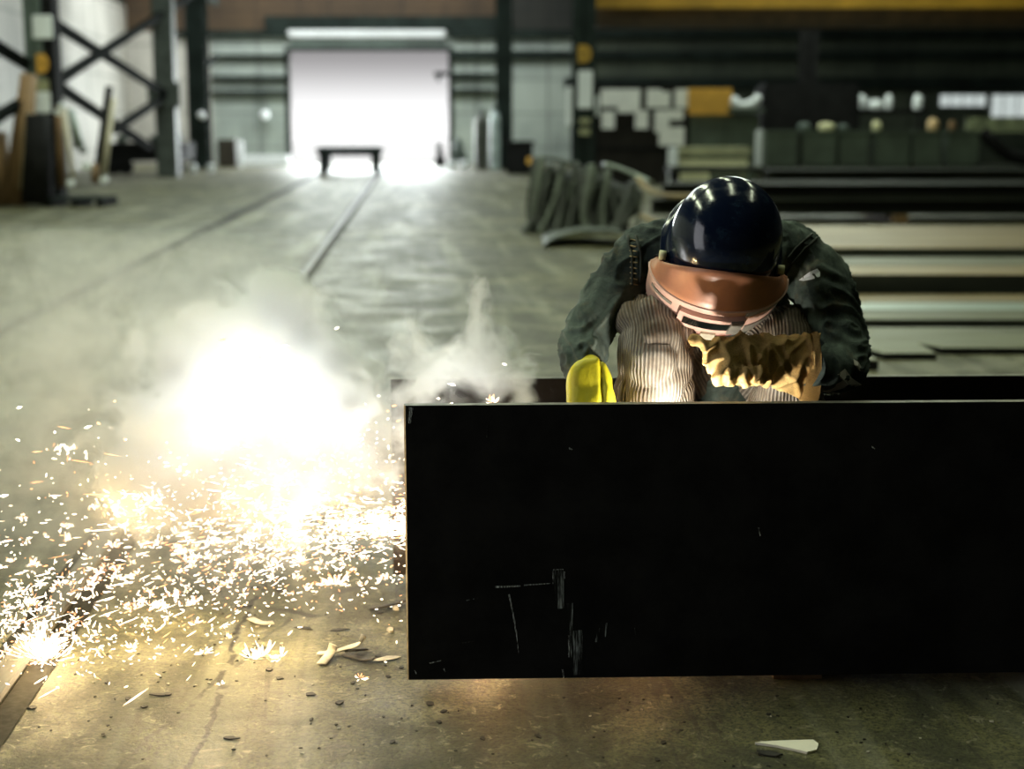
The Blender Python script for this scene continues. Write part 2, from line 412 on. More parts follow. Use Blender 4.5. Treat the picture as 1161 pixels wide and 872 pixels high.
A = PP(190, 150, p0, pn); bm = nb(); bx2(bm, (A.x-.28, A.y-.2, 0), (A.x+.28, A.y+.2, 5.6)); bx(bm, (A.x, A.y-.25, PP(190, 108, p0, pn).z), (.9, .06, .7))
tag(obj('steel_column', bm, simple('dusty_post_paint', (.05, .06, .05), .6)), 'dusty grey post in the pale left wall, where braces meet', 'column', kind='structure')
A = PP(100, 30, p0, pn); B = PP(0, 26, p0, pn)
bm = nb(); A = p0+rail_dir*26; bar(bm, V((A.x, A.y, 5.75)), V((A.x, A.y, 5.75))-rail_dir*45, .2, .45); struct('trim_20', bm, M_col)

# ------------------------------------------------------------------ rails
def rail(a, b, label, ext0, ext1):
    A = a-(b-a).normalized()*ext0; B = b+(b-a).normalized()*ext1; A.z = B.z = 0
    t = thing('floor_rail', label, 'rail', A, group='rails let into the floor'); d = (B-A); L = d.length; n = V((d.y, -d.x, 0)).normalized()
    bm = nb(); prof = [(-.033, 0), (-.036, .012), (-.030, .022), (.030, .022), (.036, .012), (.033, 0)]
    v0 = [bm.verts.new(n*x+V((0, 0, z))) for x, z in prof]; v1 = [bm.verts.new(d+n*x+V((0, 0, z))) for x, z in prof]
    k = len(prof)
    for i in range(k): bm.faces.new((v0[i], v0[(i+1) % k], v1[(i+1) % k], v1[i]))
    bm.faces.new(v0); bm.faces.new(v1); obj('rail_head', bm, M_railtop, t)
    bm = nb()
    for s, w in ((1, .065), (-1, .035)):
        x0 = s*.036; x1 = s*(.036+w)
        q = [n*x0, n*x1, d+n*x1, d+n*x0]
        bx_ = [bm.verts.new(p+V((0, 0, .003))) for p in q]; bm.faces.new(bx_)
    obj('flangeway', bm, M_railgap, t)
rail(RA, RB, 'right-hand floor rail running under the sparks to the cart', 10.5, 12)
M_railtop = simple('dirty_rail_steel', (.025, .024, .018), .7, .0, .4, 3, .05, .2, (4, .4, 1))
rail(LA, LB, 'left-hand floor rail running clear of the smoke', 10.0, 12)
# cart standing on the rails
c = (G(364, 197)+G(432, 197))/2; D = c.y
wv = (G(432, 197)-G(364, 197)).length
t = thing('rail_cart', 'low flat steel cart standing on the rails in front of the bright doorway', 'cart', (c.x, c.y, 0), rail_yaw)
k = D/FPX; zt_ = (198-168)*k*1.0
bm = nb(); bx2(bm, (-wv/2-.02, -1.2, zt_-.24), (wv/2+.02, 1.2, zt_), bev=.03); bx2(bm, (-wv/2-.08, -1.25, zt_-.1), (wv/2+.08, 1.25, zt_-.02)); obj('bed', bm, M_col, t)
for sx in (-1, 1):
    for sy in (-1, 1):
        bm = nb(); bx2(bm, (sx*(wv/2-.02), sy*1.05, .1), (sx*(wv/2-.26), sy*.75, zt_-.24)); obj('leg', bm, M_col, t)
        bm = nb(); cyl(bm, (sx*(wv/2-.16), sy*.9, .13), (sx*(wv/2-.04), sy*.9, .13), .13, 20); obj('wheel', bm, M_black, t)

# ------------------------------------------------------------------ left clutter round the column
def quadbar(name, label, catg, pts, D, th, m, w=None, group=None):
    """a board between two picture points at distance D: real thickness th, width w"""
    (x0, y0, w0), (x1, y1, w1) = pts; a = P(x0, y0, D); b = P(x1, y1, D); k = D/FPX
    bm = nb(); tube(bm, [(a.x, a.y, a.z, w0*k/2, th/2), (b.x, b.y, b.z, w1*k/2, th/2)], seg=12, n=1, power=6, side0=V((1, 0, 0)))
    o = obj(name, bm, m); tag(o, label, catg, group); return o
quadbar('timber_post', 'thick brown bent timber leaning on the left column', 'timber', [(33, 84, 14), (17, 232, 26)], 26.2, .35, M_brownwood)
quadbar('timber_post', 'pale edged timber in front of the thick brown one', 'timber', [(33, 128, 6), (27, 215, 9)], 26.0, .12, simple('dusty_timber', (.32, .27, .16), .7))
quadbar('timber_post', 'rusty brown short timber at the far left picture edge', 'timber', [(-4, 150, 20), (4, 233, 22)], 26.4, .3, M_brownwood)
quadbar('tool_cabinet', 'black upright cabinet leaning by the foot of the left column', 'cabinet', [(44, 130, 22), (42, 231, 30)], 25.9, .5, M_black)
quadbar('timber_post', 'orange brown timber right of the black post', 'timber', [(66, 122, 6), (71, 212, 9)], 26.3, .1, M_brownwood)
quadbar('steel_bar', 'pale blue bar leaning in an upside down V, left one', 'bar', [(80, 124, 7), (88, 168, 9)], 26.6, .08, M_blue_steel)
quadbar('steel_bar', 'pale blue bar leaning in an upside down V, right one', 'bar', [(81, 126, 6), (95, 174, 7)], 26.4, .08, M_blue_steel)
quadbar('steel_bar', 'thin pale stick standing under the blue bars', 'bar', [(72, 122, 5), (84, 212, 5)], 26.1, .06, M_palewood)
quadbar('steel_plank', 'long black plank leaning right, tallest beside the pallet', 'plank', [(124, 98, 7), (110, 205, 10)], 26.8, .12, M_black)
quadbar('steel_plank', 'pale narrow plank right against the long black plank', 'plank', [(129, 112, 4), (116, 207, 7)], 26.7, .1, M_palewood)
quadbar('timber_post', 'short brown timber upright on the pallet end', 'timber', [(108, 186, 7), (108, 208, 8)], 26.2, .1, M_brownwood)
for px, py, r_, l in [(66, 127, 3.4, 'round white cap by the black post, lower of two'), (70, 120, 3.4, 'round white cap by the black post, upper of two'), (98, 189, 5, 'round white reel above the pallet'),
                      (33, 197, 4, 'small round cream reel low on the brown timber'), (80, 208, 4, 'small round pale reel on the pallet, left'), (118, 204, 4, 'small round pale reel on the pallet, right end')]:
    c = P(px, py, 25.9); bm = nb(); k = 25.9/FPX
    cyl(bm, c+V((0, -.05, 0)), c+V((0, .05, 0)), r_*k, 18); cyl(bm, c+V((0, -.08, 0)), c+V((0, .08, 0)), r_*k*.4, 12)
    tag(obj('reel', bm, M_white), l, 'reel')
t = thing('pallet', 'dark low pallet at the foot of the left column', 'pallet', (P(92, 220, 26.3).x, 26.3, 0))
k = 26.3/FPX; w = 64*k
for i in range(3):
    bm = nb(); x = (-w/2+.05, 0, w/2-.05)[i]; bx2(bm, (x-.06, -.5, 0), (x+.06, .5, .12)); obj('bearer', bm, M_black, t)
bm = nb()
for i in range(7): bx2(bm, (-w/2, -.5+i*.15, .12), (w/2, -.5+i*.15+.11, .16))
obj('deck', bm, M_col, t)
bm = nb(); bx2(bm, (-w/2+.02, -.45, .16), (w/2-.02, .45, .34), bev=.03); tag(obj('steel_slab', bm, M_scrap), 'dark slab lying on the low pallet', 'slab')
# flatbed, dark crate further back
D = 45.0; a = P(126, 165, D); b = P(215, 182, D)
t = thing('flatbed_trailer', 'long black flatbed trailer parked before the left wall', 'trailer', ((a.x+b.x)/2, D, 0)); w = b.x-a.x
bm = nb(); bx2(bm, (-w/2, -.8, b.z), (w/2, .8, a.z), bev=.04); bx2(bm, (-w/2, -.85, a.z-.06), (w/2, .85, a.z+.08)); obj('bed', bm, M_black, t)
for x in (-w/2+.25, w/2-.55, w/2-.2, -w/2+.6):
    bm = nb(); cyl(bm, (x, -.85, .22), (x, -.65, .22), .22, 20); obj('wheel', bm, M_black, t)
for i, (px, py, r_) in enumerate([(138, 160, 5), (200, 162, 6), (176, 160, 5)]):
    c = P(px, a.z and py, D); bm = nb(); k = D/FPX
    ball(bm, (c.x, D, a.z+.08+r_*k*.8), (r_*k*1.4, r_*k, r_*k)); tag(obj('sack', bm, M_colface if i else M_bin, smooth=True), ['grey sack on the left end of the black flatbed', 'grey sack on the right end of the black flatbed', 'grey sack between the other two on the flatbed'][i], 'sack')
for px, py, r_, l in [(199, 192, 4, 'white round bucket end under the flatbed right end'), (219, 184, 4, 'white bucket between flatbed and slim column'), (239, 187, 4, 'white bucket right of the slim dark column')]:
    c = P(px, py, 46.0); k = 46/FPX; bm = nb(); tube(bm, [(c.x, c.y, 0, r_*k*.8), (c.x, c.y, .1, r_*k*.85), (c.x, c.y, r_*k*2.4, r_*k)], seg=18, n=2)
    tag(obj('bucket', bm, M_white), l, 'bucket')
bm = nb(); D = 52.0; a = P(246, 158, D); b = P(268, 186, D); bx2(bm, (a.x, D, 0), (b.x, D+.7, a.z), bev=.04)
for i in range(4): bx2(bm, (a.x-.02, D-.03, a.z*(i+.3)/4), (b.x+.02, D, a.z*(i+.5)/4))
tag(obj('crate', bm, simple('dark_brown_crate', (.035, .028, .018), .7)), 'dark slatted crate left of the bright doorway', 'crate')
a = P(269, 160, 52.0); b = P(276, 186, 52.0); bm = nb(); bx2(bm, (a.x, 52, 0), (b.x, 52.15, a.z), bev=.04); tag(obj('marker_post', bm, M_white), 'short white marker post beside the dark crate', 'post')
bm = nb(); a = P(277, 176, 54.0); b = P(328, 190, 54.0); bx2(bm, (a.x, 54, 0), (b.x, 54.3, a.z), bev=.02); tag(obj('barrier', bm, M_white), 'low white barrier along the wall left of the doorway', 'barrier')
c = P(229, 131, 49.5); bm = nb(); ball(bm, c, .13); bx(bm, c+V((0, .1, 0)), (.1, .15, .1)); tag(obj('wall_lamp', bm, M_white), 'small round white lamp on the slim dark column', 'lamp')
c = P(300, 130, 56.5); bm = nb(); ball(bm, c, .17); bx(bm, c+V((0, .15, 0)), (.1, .2, .1)); tag(obj('wall_lamp', bm, M_white), 'small round lamp on the wall left of the doorway', 'lamp')
bm = nb(); a = P(500, 84, 56.6); bx(bm, a, (.5, .12, .16)); bx(bm, a+V((-.1, 0, -.16)), (.14, .12, .2)); tag(obj('door_sensor', bm, M_black), 'small black bracket at the upper right of the doorway', 'bracket')

# ------------------------------------------------------------------ beyond the doorway, right side
def cylinder_bottle(px0, px1, ptop, D, m, label):
    a = P(px0, ptop, D); b = P(px1, ptop, D); r = (b.x-a.x)/2; z = a.z
    t = thing('gas_cylinder', label, 'gas cylinder', ((a.x+b.x)/2, D, 0))
    bm = nb(); tube(bm, [(0, 0, 0, r*.95), (0, 0, .04, r), (0, 0, z-.45, r), (0, 0, z-.32, r*.8), (0, 0, z-.22, r*.35), (0, 0, z-.18, r*.32)], seg=20, n=3); obj('bottle_body', bm, m, t)
    bm = nb(); cyl(bm, (0, 0, z-.18), (0, 0, z), r*.5, 14); obj('valve_cap', bm, M_colface, t)
cylinder_bottle(538, 554, 123, 49, simple('dark_cylinder_paint', (.05, .055, .045), .45), 'tall dark gas cylinder, left one of the pair by the black column')
cylinder_bottle(555, 567, 119, 49.3, simple('pale_cylinder_paint', (.40, .48, .48), .4), 'pale gas cylinder right behind the dark one')
def barrow(px0, px1, py0, py1, D, label):
    a = P(px0, py1, D); b = P(px1, py0, D); c = (a.x+b.x)/2; w = b.x-a.x; h = b.z
    t = thing('hand_truck', label, 'hand truck', (c, D, 0))
    bm = nb(); bx2(bm, (-w*.4, -.1, .2), (w*.4, .25, h*.55), bev=.04); tube(bm, [(0, 0, h*.5, w*.28), (0, 0, h*.75, w*.24), (0, 0, h, w*.12)], seg=14, n=3); obj('machine_body', bm, M_colface if w > .5 else M_col, t)
    for s in (-1, 1):
        bm = nb(); cyl(bm, (s*w*.28, -.16, .14), (s*w*.28, -.06, .14), .14, 18); obj('wheel', bm, M_black, t)
    bm = nb(); tube(bm, [(-w*.3, .1, h*.5, .02), (-w*.42, .1, h*.85, .02), (-w*.5, .1, h*1.05, .02)], seg=8, n=3); obj('handle', bm, M_col, t)
barrow(494, 504, 160, 184, 53, 'narrow dark hand truck at the right edge of the doorway')
barrow(508, 531, 157, 184, 52, 'wider dark machine on wheels beside the doorway')
for px, l in [(512, 'white disc for a blurred highlight between the two small machines'), (526, 'white disc for a blurred highlight right of the wider machine'), (545, 'white disc for a blurred highlight at the foot of the gas cylinders')]:
    c = P(px, 184, 50.5); bm = nb(); tube(bm, [(c.x, c.y, 0, .14), (c.x, c.y, .05, .15), (c.x, c.y, .2, .15), (c.x, c.y, .27, .13)], seg=16, n=2); tag(obj('glint', bm, M_white), l, 'glint')  # white discs standing in for out-of-focus highlights
bm = nb(); D = 44; a = P(574, 160, D); b = P(604, 194, D); bx2(bm, (a.x, D, 0), (b.x, D+1, a.z), bev=.05); bx2(bm, (a.x-.05, D-.05, a.z-.1), (b.x+.05, D+1.05, a.z))
tag(obj('tool_chest', bm, M_black), 'black chest between the slim black column and scrap heap', 'chest')
c = P(600, 182, 43.8); bm = nb(); bx(bm, c, (.14, .04, .2)); tag(obj('tag_plate', bm, M_orange), 'small orange tag on the black chest', 'tag')

# ------------------------------------------------------------------ workshop corner, far right
DW = 36.0; kW = DW/FPX
def flat(name, label, catg, x0, y0, x1, y1, D, m, th=.04, bev=0, group=None):
    a = P(x0, y1, D); b = P(x1, y0, D); bm = nb(); bx2(bm, (a.x, D, a.z), (b.x, D+th, b.z), bev=bev)
    o = obj(name, bm, m); tag(o, label, catg, group); return o
t = thing('notice_board', 'dark brown board covered with white sheets behind the scrap heap', 'notice board', (P(728, 100, DW+.1).x, DW+.1, 0))
a = P(676, 168, DW+.1); b = P(781, 97, DW+.1); bm = nb(); bx2(bm, (-(b.x-a.x)/2, 0, 0), ((b.x-a.x)/2, .06, b.z)); obj('panel', bm, M_board, t)
bm = nb(); w = (b.x-a.x)/2
for z in (b.z, a.z): bx2(bm, (-w, -.03, z-.04), (w, .06, z+.04))
for x in (-w, w): bx2(bm, (x-.04, -.03, 0), (x+.04, .06, b.z))
obj('frame', bm, M_black, t)
pp = [(681, 101, 703, 121, 'wide grey-white sheet at the top left of the board'), (700, 101, 726, 128, 'large white sheet overlapping, top row second on the board'), (733, 101, 750, 122, 'white sheet in the middle of the board top row'),
      (749, 104, 760, 122, 'dim narrow sheet right of the board middle'), (765, 101, 781, 122, 'white sheet touching the orange sign'), (682, 126, 697, 146, 'small white sheet alone at the board lower left'),
      (720, 125, 735, 146, 'small skewed white sheet at the lower middle of the board'), (742, 125, 759, 150, 'tall white sheet at the lower right of the board'), (758, 124, 775, 136, 'small white sheet below the one touching the orange sign'),
      (747, 144, 776, 165, 'lowest wide white sheet on the board')]
for i, (x0, y0, x1, y1, l) in enumerate(pp):
    flat('paper_sheet', l, 'sheet', x0, y0, x1, y1, DW-.012*(i % 3)-.01, M_paper, .008, group='sheets pinned on the dark board')
flat('sign', 'large orange sign right of the notice board', 'sign', 780, 100, 830, 130, DW-.1, M_orange, .05)
t = thing('steel_cabinet', 'grey-green cabinet below the orange sign', 'cabinet', (P(822, 150, DW).x, DW+.1, 0)); a = P(782, 130, DW+.1); b = P(862, 130, DW+.1); w = (b.x-a.x)/2
bm = nb(); bx2(bm, (-w, 0, 0), (w, .6, a.z), bev=.02); obj('body', bm, M_bin, t)
for s in (-1, 1):
    bm = nb(); bx2(bm, (min(0, s*w)+.02, -.03, .6), (max(0, s*w)-.02, 0, a.z-.03), bev=.01); obj('door', bm, M_bin, t)
c = P(846, 116, DW-.05); bm = nb(); k = kW
for (x, z, r1, r2) in ((-13, 0, 6, 7), (-4, -4, 8, 5), (6, -2, 7, 6), (12, 3, 5, 6)): ball(bm, c+V((x*k, 0, z*k)), (r1*k, .12, r2*k))
o = fused('plastic_bag', bm, .02, M_white, None, 1); tag(o, 'crumpled white bag right of the orange sign', 'bag')
bm = nb(); c2 = P(846, 126, DW); bx2(bm, (c2.x-.45, DW-.2, c2.z-.03), (c2.x+.4, DW+.2, c2.z+.06)); tag(obj('wall_shelf', bm, M_bin), 'narrow shelf under the crumpled white bag', 'shelf')
# bench with cream panels
t = thing('workbench', 'cream and olive workbench in front of the notice board', 'workbench', (P(810, 200, 33.5).x, 33.5, 0)); kk = 33.5/FPX
a = P(770, 212, 33.5); b = P(851, 167, 33.5); x0 = a.x-P(810, 200, 33.5).x; x1 = b.x-P(810, 200, 33.5).x
bm = nb(); bx2(bm, (x0, -.05, b.z-.2), (x1, .8, b.z), bev=.02); obj('bench_top', bm, M_oliv, t)
bm = nb(); bx2(bm, (x0, 0, 0), (x0+34*kk, .04, b.z-.27)); obj('side_panel', bm, M_cream, t)
bm = nb(); bx2(bm, (x0+34*kk, 0, b.z-.27-15*kk), (x1-.05, .04, b.z-.27)); obj('apron', bm, M_cream, t)
for x in (x0+.05, x1-.1):
    bm = nb(); bx2(bm, (x, .65, 0), (x+.08, .75, b.z-.2)); obj('leg', bm, M_oliv, t)
def post(x0, x1, y0, D, label, base=0):
    a = P(x0, y0, D); b = P(x1, y0, D); bm = nb(); bx2(bm, (a.x, D, base), (b.x, D+.15, a.z), bev=.03); tag(obj('marker_post', bm, M_white), label, 'post')
post(758, 769, 167, 33.0, 'bright white post left of the cream bench')
post(858, 868, 147, 32.5, 'bright white post left of the grey-green bins')
# black tank behind the bins
t = thing('storage_tank', 'big black tank behind the grey-green bins', 'tank', (P(920, 100, 37).x, 37.5, 0)); a = P(865, 94, 37); b = P(976, 94, 37); w = (b.x-a.x)/2
bm = nb(); bx2(bm, (-w, -.6, .5), (w, .6, a.z), bev=.08); obj('tank_body', bm, M_black, t)
for s in (-1, 1):
    bm = nb(); bx2(bm, (s*w*.8-.06, -.5, 0), (s*w*.8+.06, .5, .5)); obj('leg', bm, M_black, t)
# row of bins on a long dark table
DB = 32.0
a = P(866, 190, DB); b = P(1300, 190, DB); tb = P(866, 189, DB).z
t = thing('long_table', 'long dark steel table under the row of grey-green bins', 'table', (a.x, DB, 0)); L = b.x-a.x
bm = nb(); bx2(bm, (-2.0, -.35, tb-.12), (L, .9, tb)); obj('table_top', bm, M_beam, t)
for x in (-1.9, 0, 2.2, 4.4, L-.1):
    bm = nb(); bx2(bm, (x, -.25, 0), (x+.1, -.15, tb-.12)); obj('leg', bm, M_black, t); bm = nb(); bx2(bm, (x, .7, 0), (x+.1, .8, tb-.12)); obj('leg', bm, M_black, t)
bl = ['first grey-green bin, touching the white post', 'second grey-green bin from the white post', 'third grey-green bin from the white post', 'fourth grey-green bin from the white post', 'fifth grey-green bin from the white post', 'last grey-green bin, farthest from the white post']
for (x0, x1), l in zip([(869, 905), (911, 950), (953, 987), (993, 1033), (1036, 1069), (1076, 1112)], bl):
    a = P(x0, 148, DB); b = P(x1, 148, DB); bm = nb(); w = b.x-a.x
    bx2(bm, (a.x, DB, tb), (b.x, DB+.6, a.z-.04), bev=.02); bx2(bm, (a.x-.015, DB-.02, a.z-.07), (b.x+.015, DB+.62, a.z), bev=.01)
    bx2(bm, (a.x+.04, DB-.012, tb+.05), (a.x+.09, DB, a.z-.1)); bx2(bm, (b.x-.09, DB-.012, tb+.05), (b.x-.04, DB, a.z-.1))
    tag(obj('steel_bin', bm, M_bin), l, 'bin', 'grey-green bins on the long table')
def jar(px, py0, py1, r_, m, label, D=DB+.2, zb=None, name='jar'):
    a = P(px, py0, D); zb = P(px, py1, D).z if zb is None else zb; k = D/FPX; r = r_*k; h = a.z-zb; bm = nb()
    tube(bm, [(a.x, D, zb, r*.9), (a.x, D, zb+h*.1, r), (a.x, D, zb+h*.75, r), (a.x, D, zb+h*.85, r*.6), (a.x, D, a.z, r*.55)], seg=16, n=2)
    tag(obj(name, bm, m), label, name)
zt2 = P(900, 148, DB).z
jar(912, 139, 148, 7, M_colface, 'squat grey jar on the second bin below the black tank', zb=zt2)
jar(937, 139, 148, 9, M_cream, 'wide cream jar on the bins below the black tank', zb=zt2)
jar(956, 141, 148, 6, M_colface, 'bluish jar right of the wide cream jar', zb=zt2)
jar(994, 137, 148, 5, M_cream, 'small cream jar alone on the fourth bin', zb=zt2)
jar(1058, 134, 148, 6, simple('tan_paint', (.60, .42, .22), .5), 'tan jar on the fifth bin', zb=zt2)
jar(1080, 137, 148, 4, M_brownwood, 'small brown jar right of the tan jar', zb=zt2)
# shelf of white jugs behind
a = P(962, 124, 38); b = P(1050, 124, 38); bm = nb(); bx2(bm, (a.x, 37.8, a.z-.12), (b.x, 38.3, a.z))
for x in (a.x+.1, b.x-.1): bx2(bm, (x-.03, 38.2, 0), (x+.03, 38.3, a.z-.1))
tag(obj('storage_shelf', bm, M_black), 'black shelf carrying white jugs right of the tank', 'shelf'); zs = a.z
jar(975, 107, 124, 8, M_white, 'white jug next to the black tank', 38, zs, 'jug'); jar(993, 113, 124, 8, M_white, 'low wide white jug, middle of the black shelf', 38, zs, 'jug')
jar(1008, 107, 124, 4, M_white, 'thin tall white jug on the black shelf', 38, zs, 'jug'); jar(1041, 107, 124, 5, M_white, 'round white jug alone at the shelf end', 38, zs, 'jug')
flat('checker_sheet', 'olive flecked panel under the daylit windows', 'panel', 1095, 133, 1190, 150, 40, simple('olive_flecked_paint', (.16, .18, .10), .6, 0, .6, 4), .05)
bm = nb(); pts = [P(1114, 150, 32.3), P(1124, 160, 32.2), P(1142, 175, 32.2), V((P(1165, 180, 32.2).x, 32.2, tb+.13))]
tube(bm, [(*p, .14) for p in pts], seg=12, n=5); o = obj('hose', bm, M_black); tag(o, 'thick black hose lying beyond the last bin', 'hose')

# ------------------------------------------------------------------ stacks of steel on the right
def ibeam(bm, x0, x1, y, z, w, h, f=.02, mi=0):
    bx2(bm, (x0, y, z), (x1, y+w, z+f), mi); bx2(bm, (x0, y, z+h-f), (x1, y+w, z+h), mi); bx2(bm, (x0, y+w/2-f*.4, z+f), (x1, y+w/2+f*.4, z+h-f), mi)
for px in (790, 1000):      # bearers under the far beam stack
    bm = nb(); a = G(px, 250); bx2(bm, (a.x, 21.4, 0), (a.x+.2, 23.8, .12)); tag(obj('bearer_block', bm, M_brownwood), ('timber bearer under the left of the far beam stack', 'timber bearer under the middle of the far beam stack')[px > 900], 'block')
z = .12; lay = [('bottom', 21.5, 740), ('upper', 21.7, 752)]
for i, (nm, y, px) in enumerate(lay):
    for j in range(3):
        x0 = P(px+14*j, 230, y).x; bm = nb(); ibeam(bm, x0, 12.0, y+j*.55, z, .40, .21)
        o = obj('steel_beam', bm, [M_beam]); tag(o, '%s dark steel beam in the %s layer of the far stack' % (('front', 'middle', 'rear')[j], nm), 'beam', 'beams of the far stack')
    z += .212
for i, z in enumerate((0.0, .30)):
    for j in range(2):
        bm = nb(); ibeam(bm, P(872+8*j, 200, 27).x, 14.0, 27+j*.6, z, .45, .30)
        tag(obj('steel_beam', bm, [M_beam]), '%s dark beam, %s row, in the stack before the long table' % (('lower', 'upper')[i], ('front', 'rear')[j]), 'beam', 'beams before the long table')
def slab(label, x0, x1, ytop_back, ytop_front, yfront_bot, mt, ms=M_beam, sk=0.0, n=1, z0=0.0):
    # find thickness so that the front face ends on the ground (height z0)
    dbot = P(900, yfront_bot, z=z0).y
    h = P(900, ytop_front, D=dbot).z; a = P(900, ytop_front, D=dbot)
    yb = P(900, ytop_back, z=h).y
    bm = nb(); xa = P(x0, ytop_front, D=dbot).x; xb = P(x1, ytop_front, D=dbot).x
    pts = [(xa, dbot), (xb, dbot), (xb, yb), (xa+sk, yb)]
    lo = [bm.verts.new((x, y, z0)) for x, y in pts]; hi = [bm.verts.new((x, y, h)) for x, y in pts]
    f = bm.faces.new(hi); f.material_index = 0  # lit top and dark front are put into two separate colours
    for i in range(4):
        f = bm.faces.new((lo[i], lo[(i+1) % 4], hi[(i+1) % 4], hi[i])); f.material_index = 1
    f = bm.faces.new(lo[::-1]); f.material_index = 1
    es = [e for e in bm.edges if all(v in hi for v in e.verts)]; bmesh.ops.bevel(bm, geom=es, offset=.004, segments=1, affect='EDGES')
    o = obj('steel_plate', bm, [mt, ms]); tag(o, label, 'plate', 'plates and slabs stacked on the right'); return h
slab('wide tan rusty slab, farthest of the pale slabs behind the worker', 800, 1330, 256, 281, 291, M_plate_top)
slab('tan slab in the second pale row behind the worker', 810, 1340, 301, 311, 333, M_plate_top)
slab('grey-green slab lying just behind the second pale row', 810, 1340, 292, 300.5, 301.5, M_plate_green)
slab('olive slab in front of the bluish bright strip', 850, 1340, 352, 362, 371, M_plate_green)
slab('bluish bright steel strip crossing behind the elbow', 850, 1340, 343, 351, 352.5, M_blue_steel)
slab('brownish slab just beyond the bluish strip', 850, 1340, 334, 342, 343.5, M_plate_top)
slab('large skewed plate with slanting left end at right edge', 1070, 1420, 371, 394, 402, M_plate_green, M_black, -.45)
slab('skewed grey-green plate with slanting end, middle of three', 1003, 1062, 375, 400, 408, M_plate_green, M_black, -.35)
slab('narrow plate nearest the elbow with slanting end', 968, 996, 385, 408, 420, M_plate_green, M_black, -.25)

# ------------------------------------------------------------------ scrap heap
DH = 19.6; kH = DH/FPX
random.seed(11)
bm = nb(); c = P(660, 255, DH+.35)
ball(bm, (c.x, DH+.4, .28), (.62, .38, .42), seg=24); ball(bm, (c.x-.3, DH+.35, .45), (.3, .3, .38), seg=20); ball(bm, (c.x+.32, DH+.4, .25), (.4, .3, .35), seg=20)
def hd(p): return .16*noise.noise(p*3.5)+.07*abs(noise.noise(V((p.x*11, p.y*11, p.z*4))))
o = fused('tarpaulin', bm, .03, M_scrap, None, 1, hd); tag(o, 'crumpled dark oily tarpaulin heap under the bent steel strips', 'tarpaulin')
for i in range(34):
    x = P(random.uniform(602, 722), 200, DH).x; top = random.uniform(.50, .98)*(1-.35*max(0, (x-c.x)/.75)); ln = random.uniform(-.22, .22); y0 = DH+random.uniform(-.02, .2)
    bm = nb(); w = random.uniform(.025, .055)
    pts = [(x+ln*.3, y0+.35, top*.8, w, .01), (x, y0+.1, top, w, .01), (x+ln*.3, y0-.12, top*.72, w, .01), (x+ln*.8, y0-.25, top*.35, w*.9, .01), (x+ln*1.1+random.uniform(-.1, .1), y0-.33-random.random()*.1, .012, w*.8, .01)]
    tube(bm, pts, seg=8, n=6, power=4)
    tag(obj('scrap_strip', bm, M_scraplit if random.random() < .28 else M_scrap), 'bent steel strip hanging down over the dark scrap heap', 'strip', 'bent strips on the scrap heap')
def longbar(name, label, pts, D, r, m, flatness=.5, catg='bar'):
    bm = nb(); tube(bm, [(*P(x, y, d), r, r*flatness) for x, y, d in pts], seg=10, n=6, power=3); tag(obj(name, bm, m), label, catg)
longbar('steel_bar', 'pale green bent bar lying across the top of the scrap heap', [(684, 186, 19.4), (700, 190, 19.4), (722, 199, 19.4), (738, 206, 19.2)], DH, .05, M_blue_steel)
longbar('steel_bar', 'tan bent bar continuing down from the heap towards the worker', [(724, 202, 19.0), (732, 212, 18.8), (745, 219, 18.6), (765, 222, 18.6), (800, 222, 18.6)], DH, .045, M_plate_top)
longbar('steel_bar', 'dull bar on the heap upper left', [(612, 178, 19.8), (630, 181, 19.6), (650, 186, 19.5)], DH, .05, M_scraplit)
longbar('steel_bar', 'low pale bent bar right of the heap foot', [(728, 244, 18.8), (745, 252, 18.6), (770, 256, 18.5)], DH, .05, M_plate_top)
# bent plate lying in front
bm = nb(); a = G(616, 280); b = G(745, 278); uvs = []
n1, n2 = 26, 8
grid = []
for i in range(n1+1):
    row = []
    for j in range(n2+1):
        u = i/n1; v = j/n2; x = a.x+(b.x-a.x)*u; y = 16.9+v*1.5+.3*math.sin(u*5)
        z = .03+.17*math.sin(math.pi*u)**.6*(1-v*.4)+.05*noise.noise(V((u*6, v*3, 1)))*math.sin(math.pi*u)
        row.append(bm.verts.new((x, y, max(.02, z))))
    grid.append(row)
for i in range(n1):
    for j in range(n2): bm.faces.new((grid[i][j], grid[i+1][j], grid[i+1][j+1], grid[i][j+1]))
r = bmesh.ops.extrude_face_region(bm, geom=list(bm.faces)); bmesh.ops.translate(bm, vec=(0, 0, -.02), verts=[g for g in r['geom'] if isinstance(g, bmesh.types.BMVert)])
tag(obj('bent_plate', bm, M_scraplit, smooth=True), 'buckled flat plate lying on the floor before the scrap heap', 'plate')

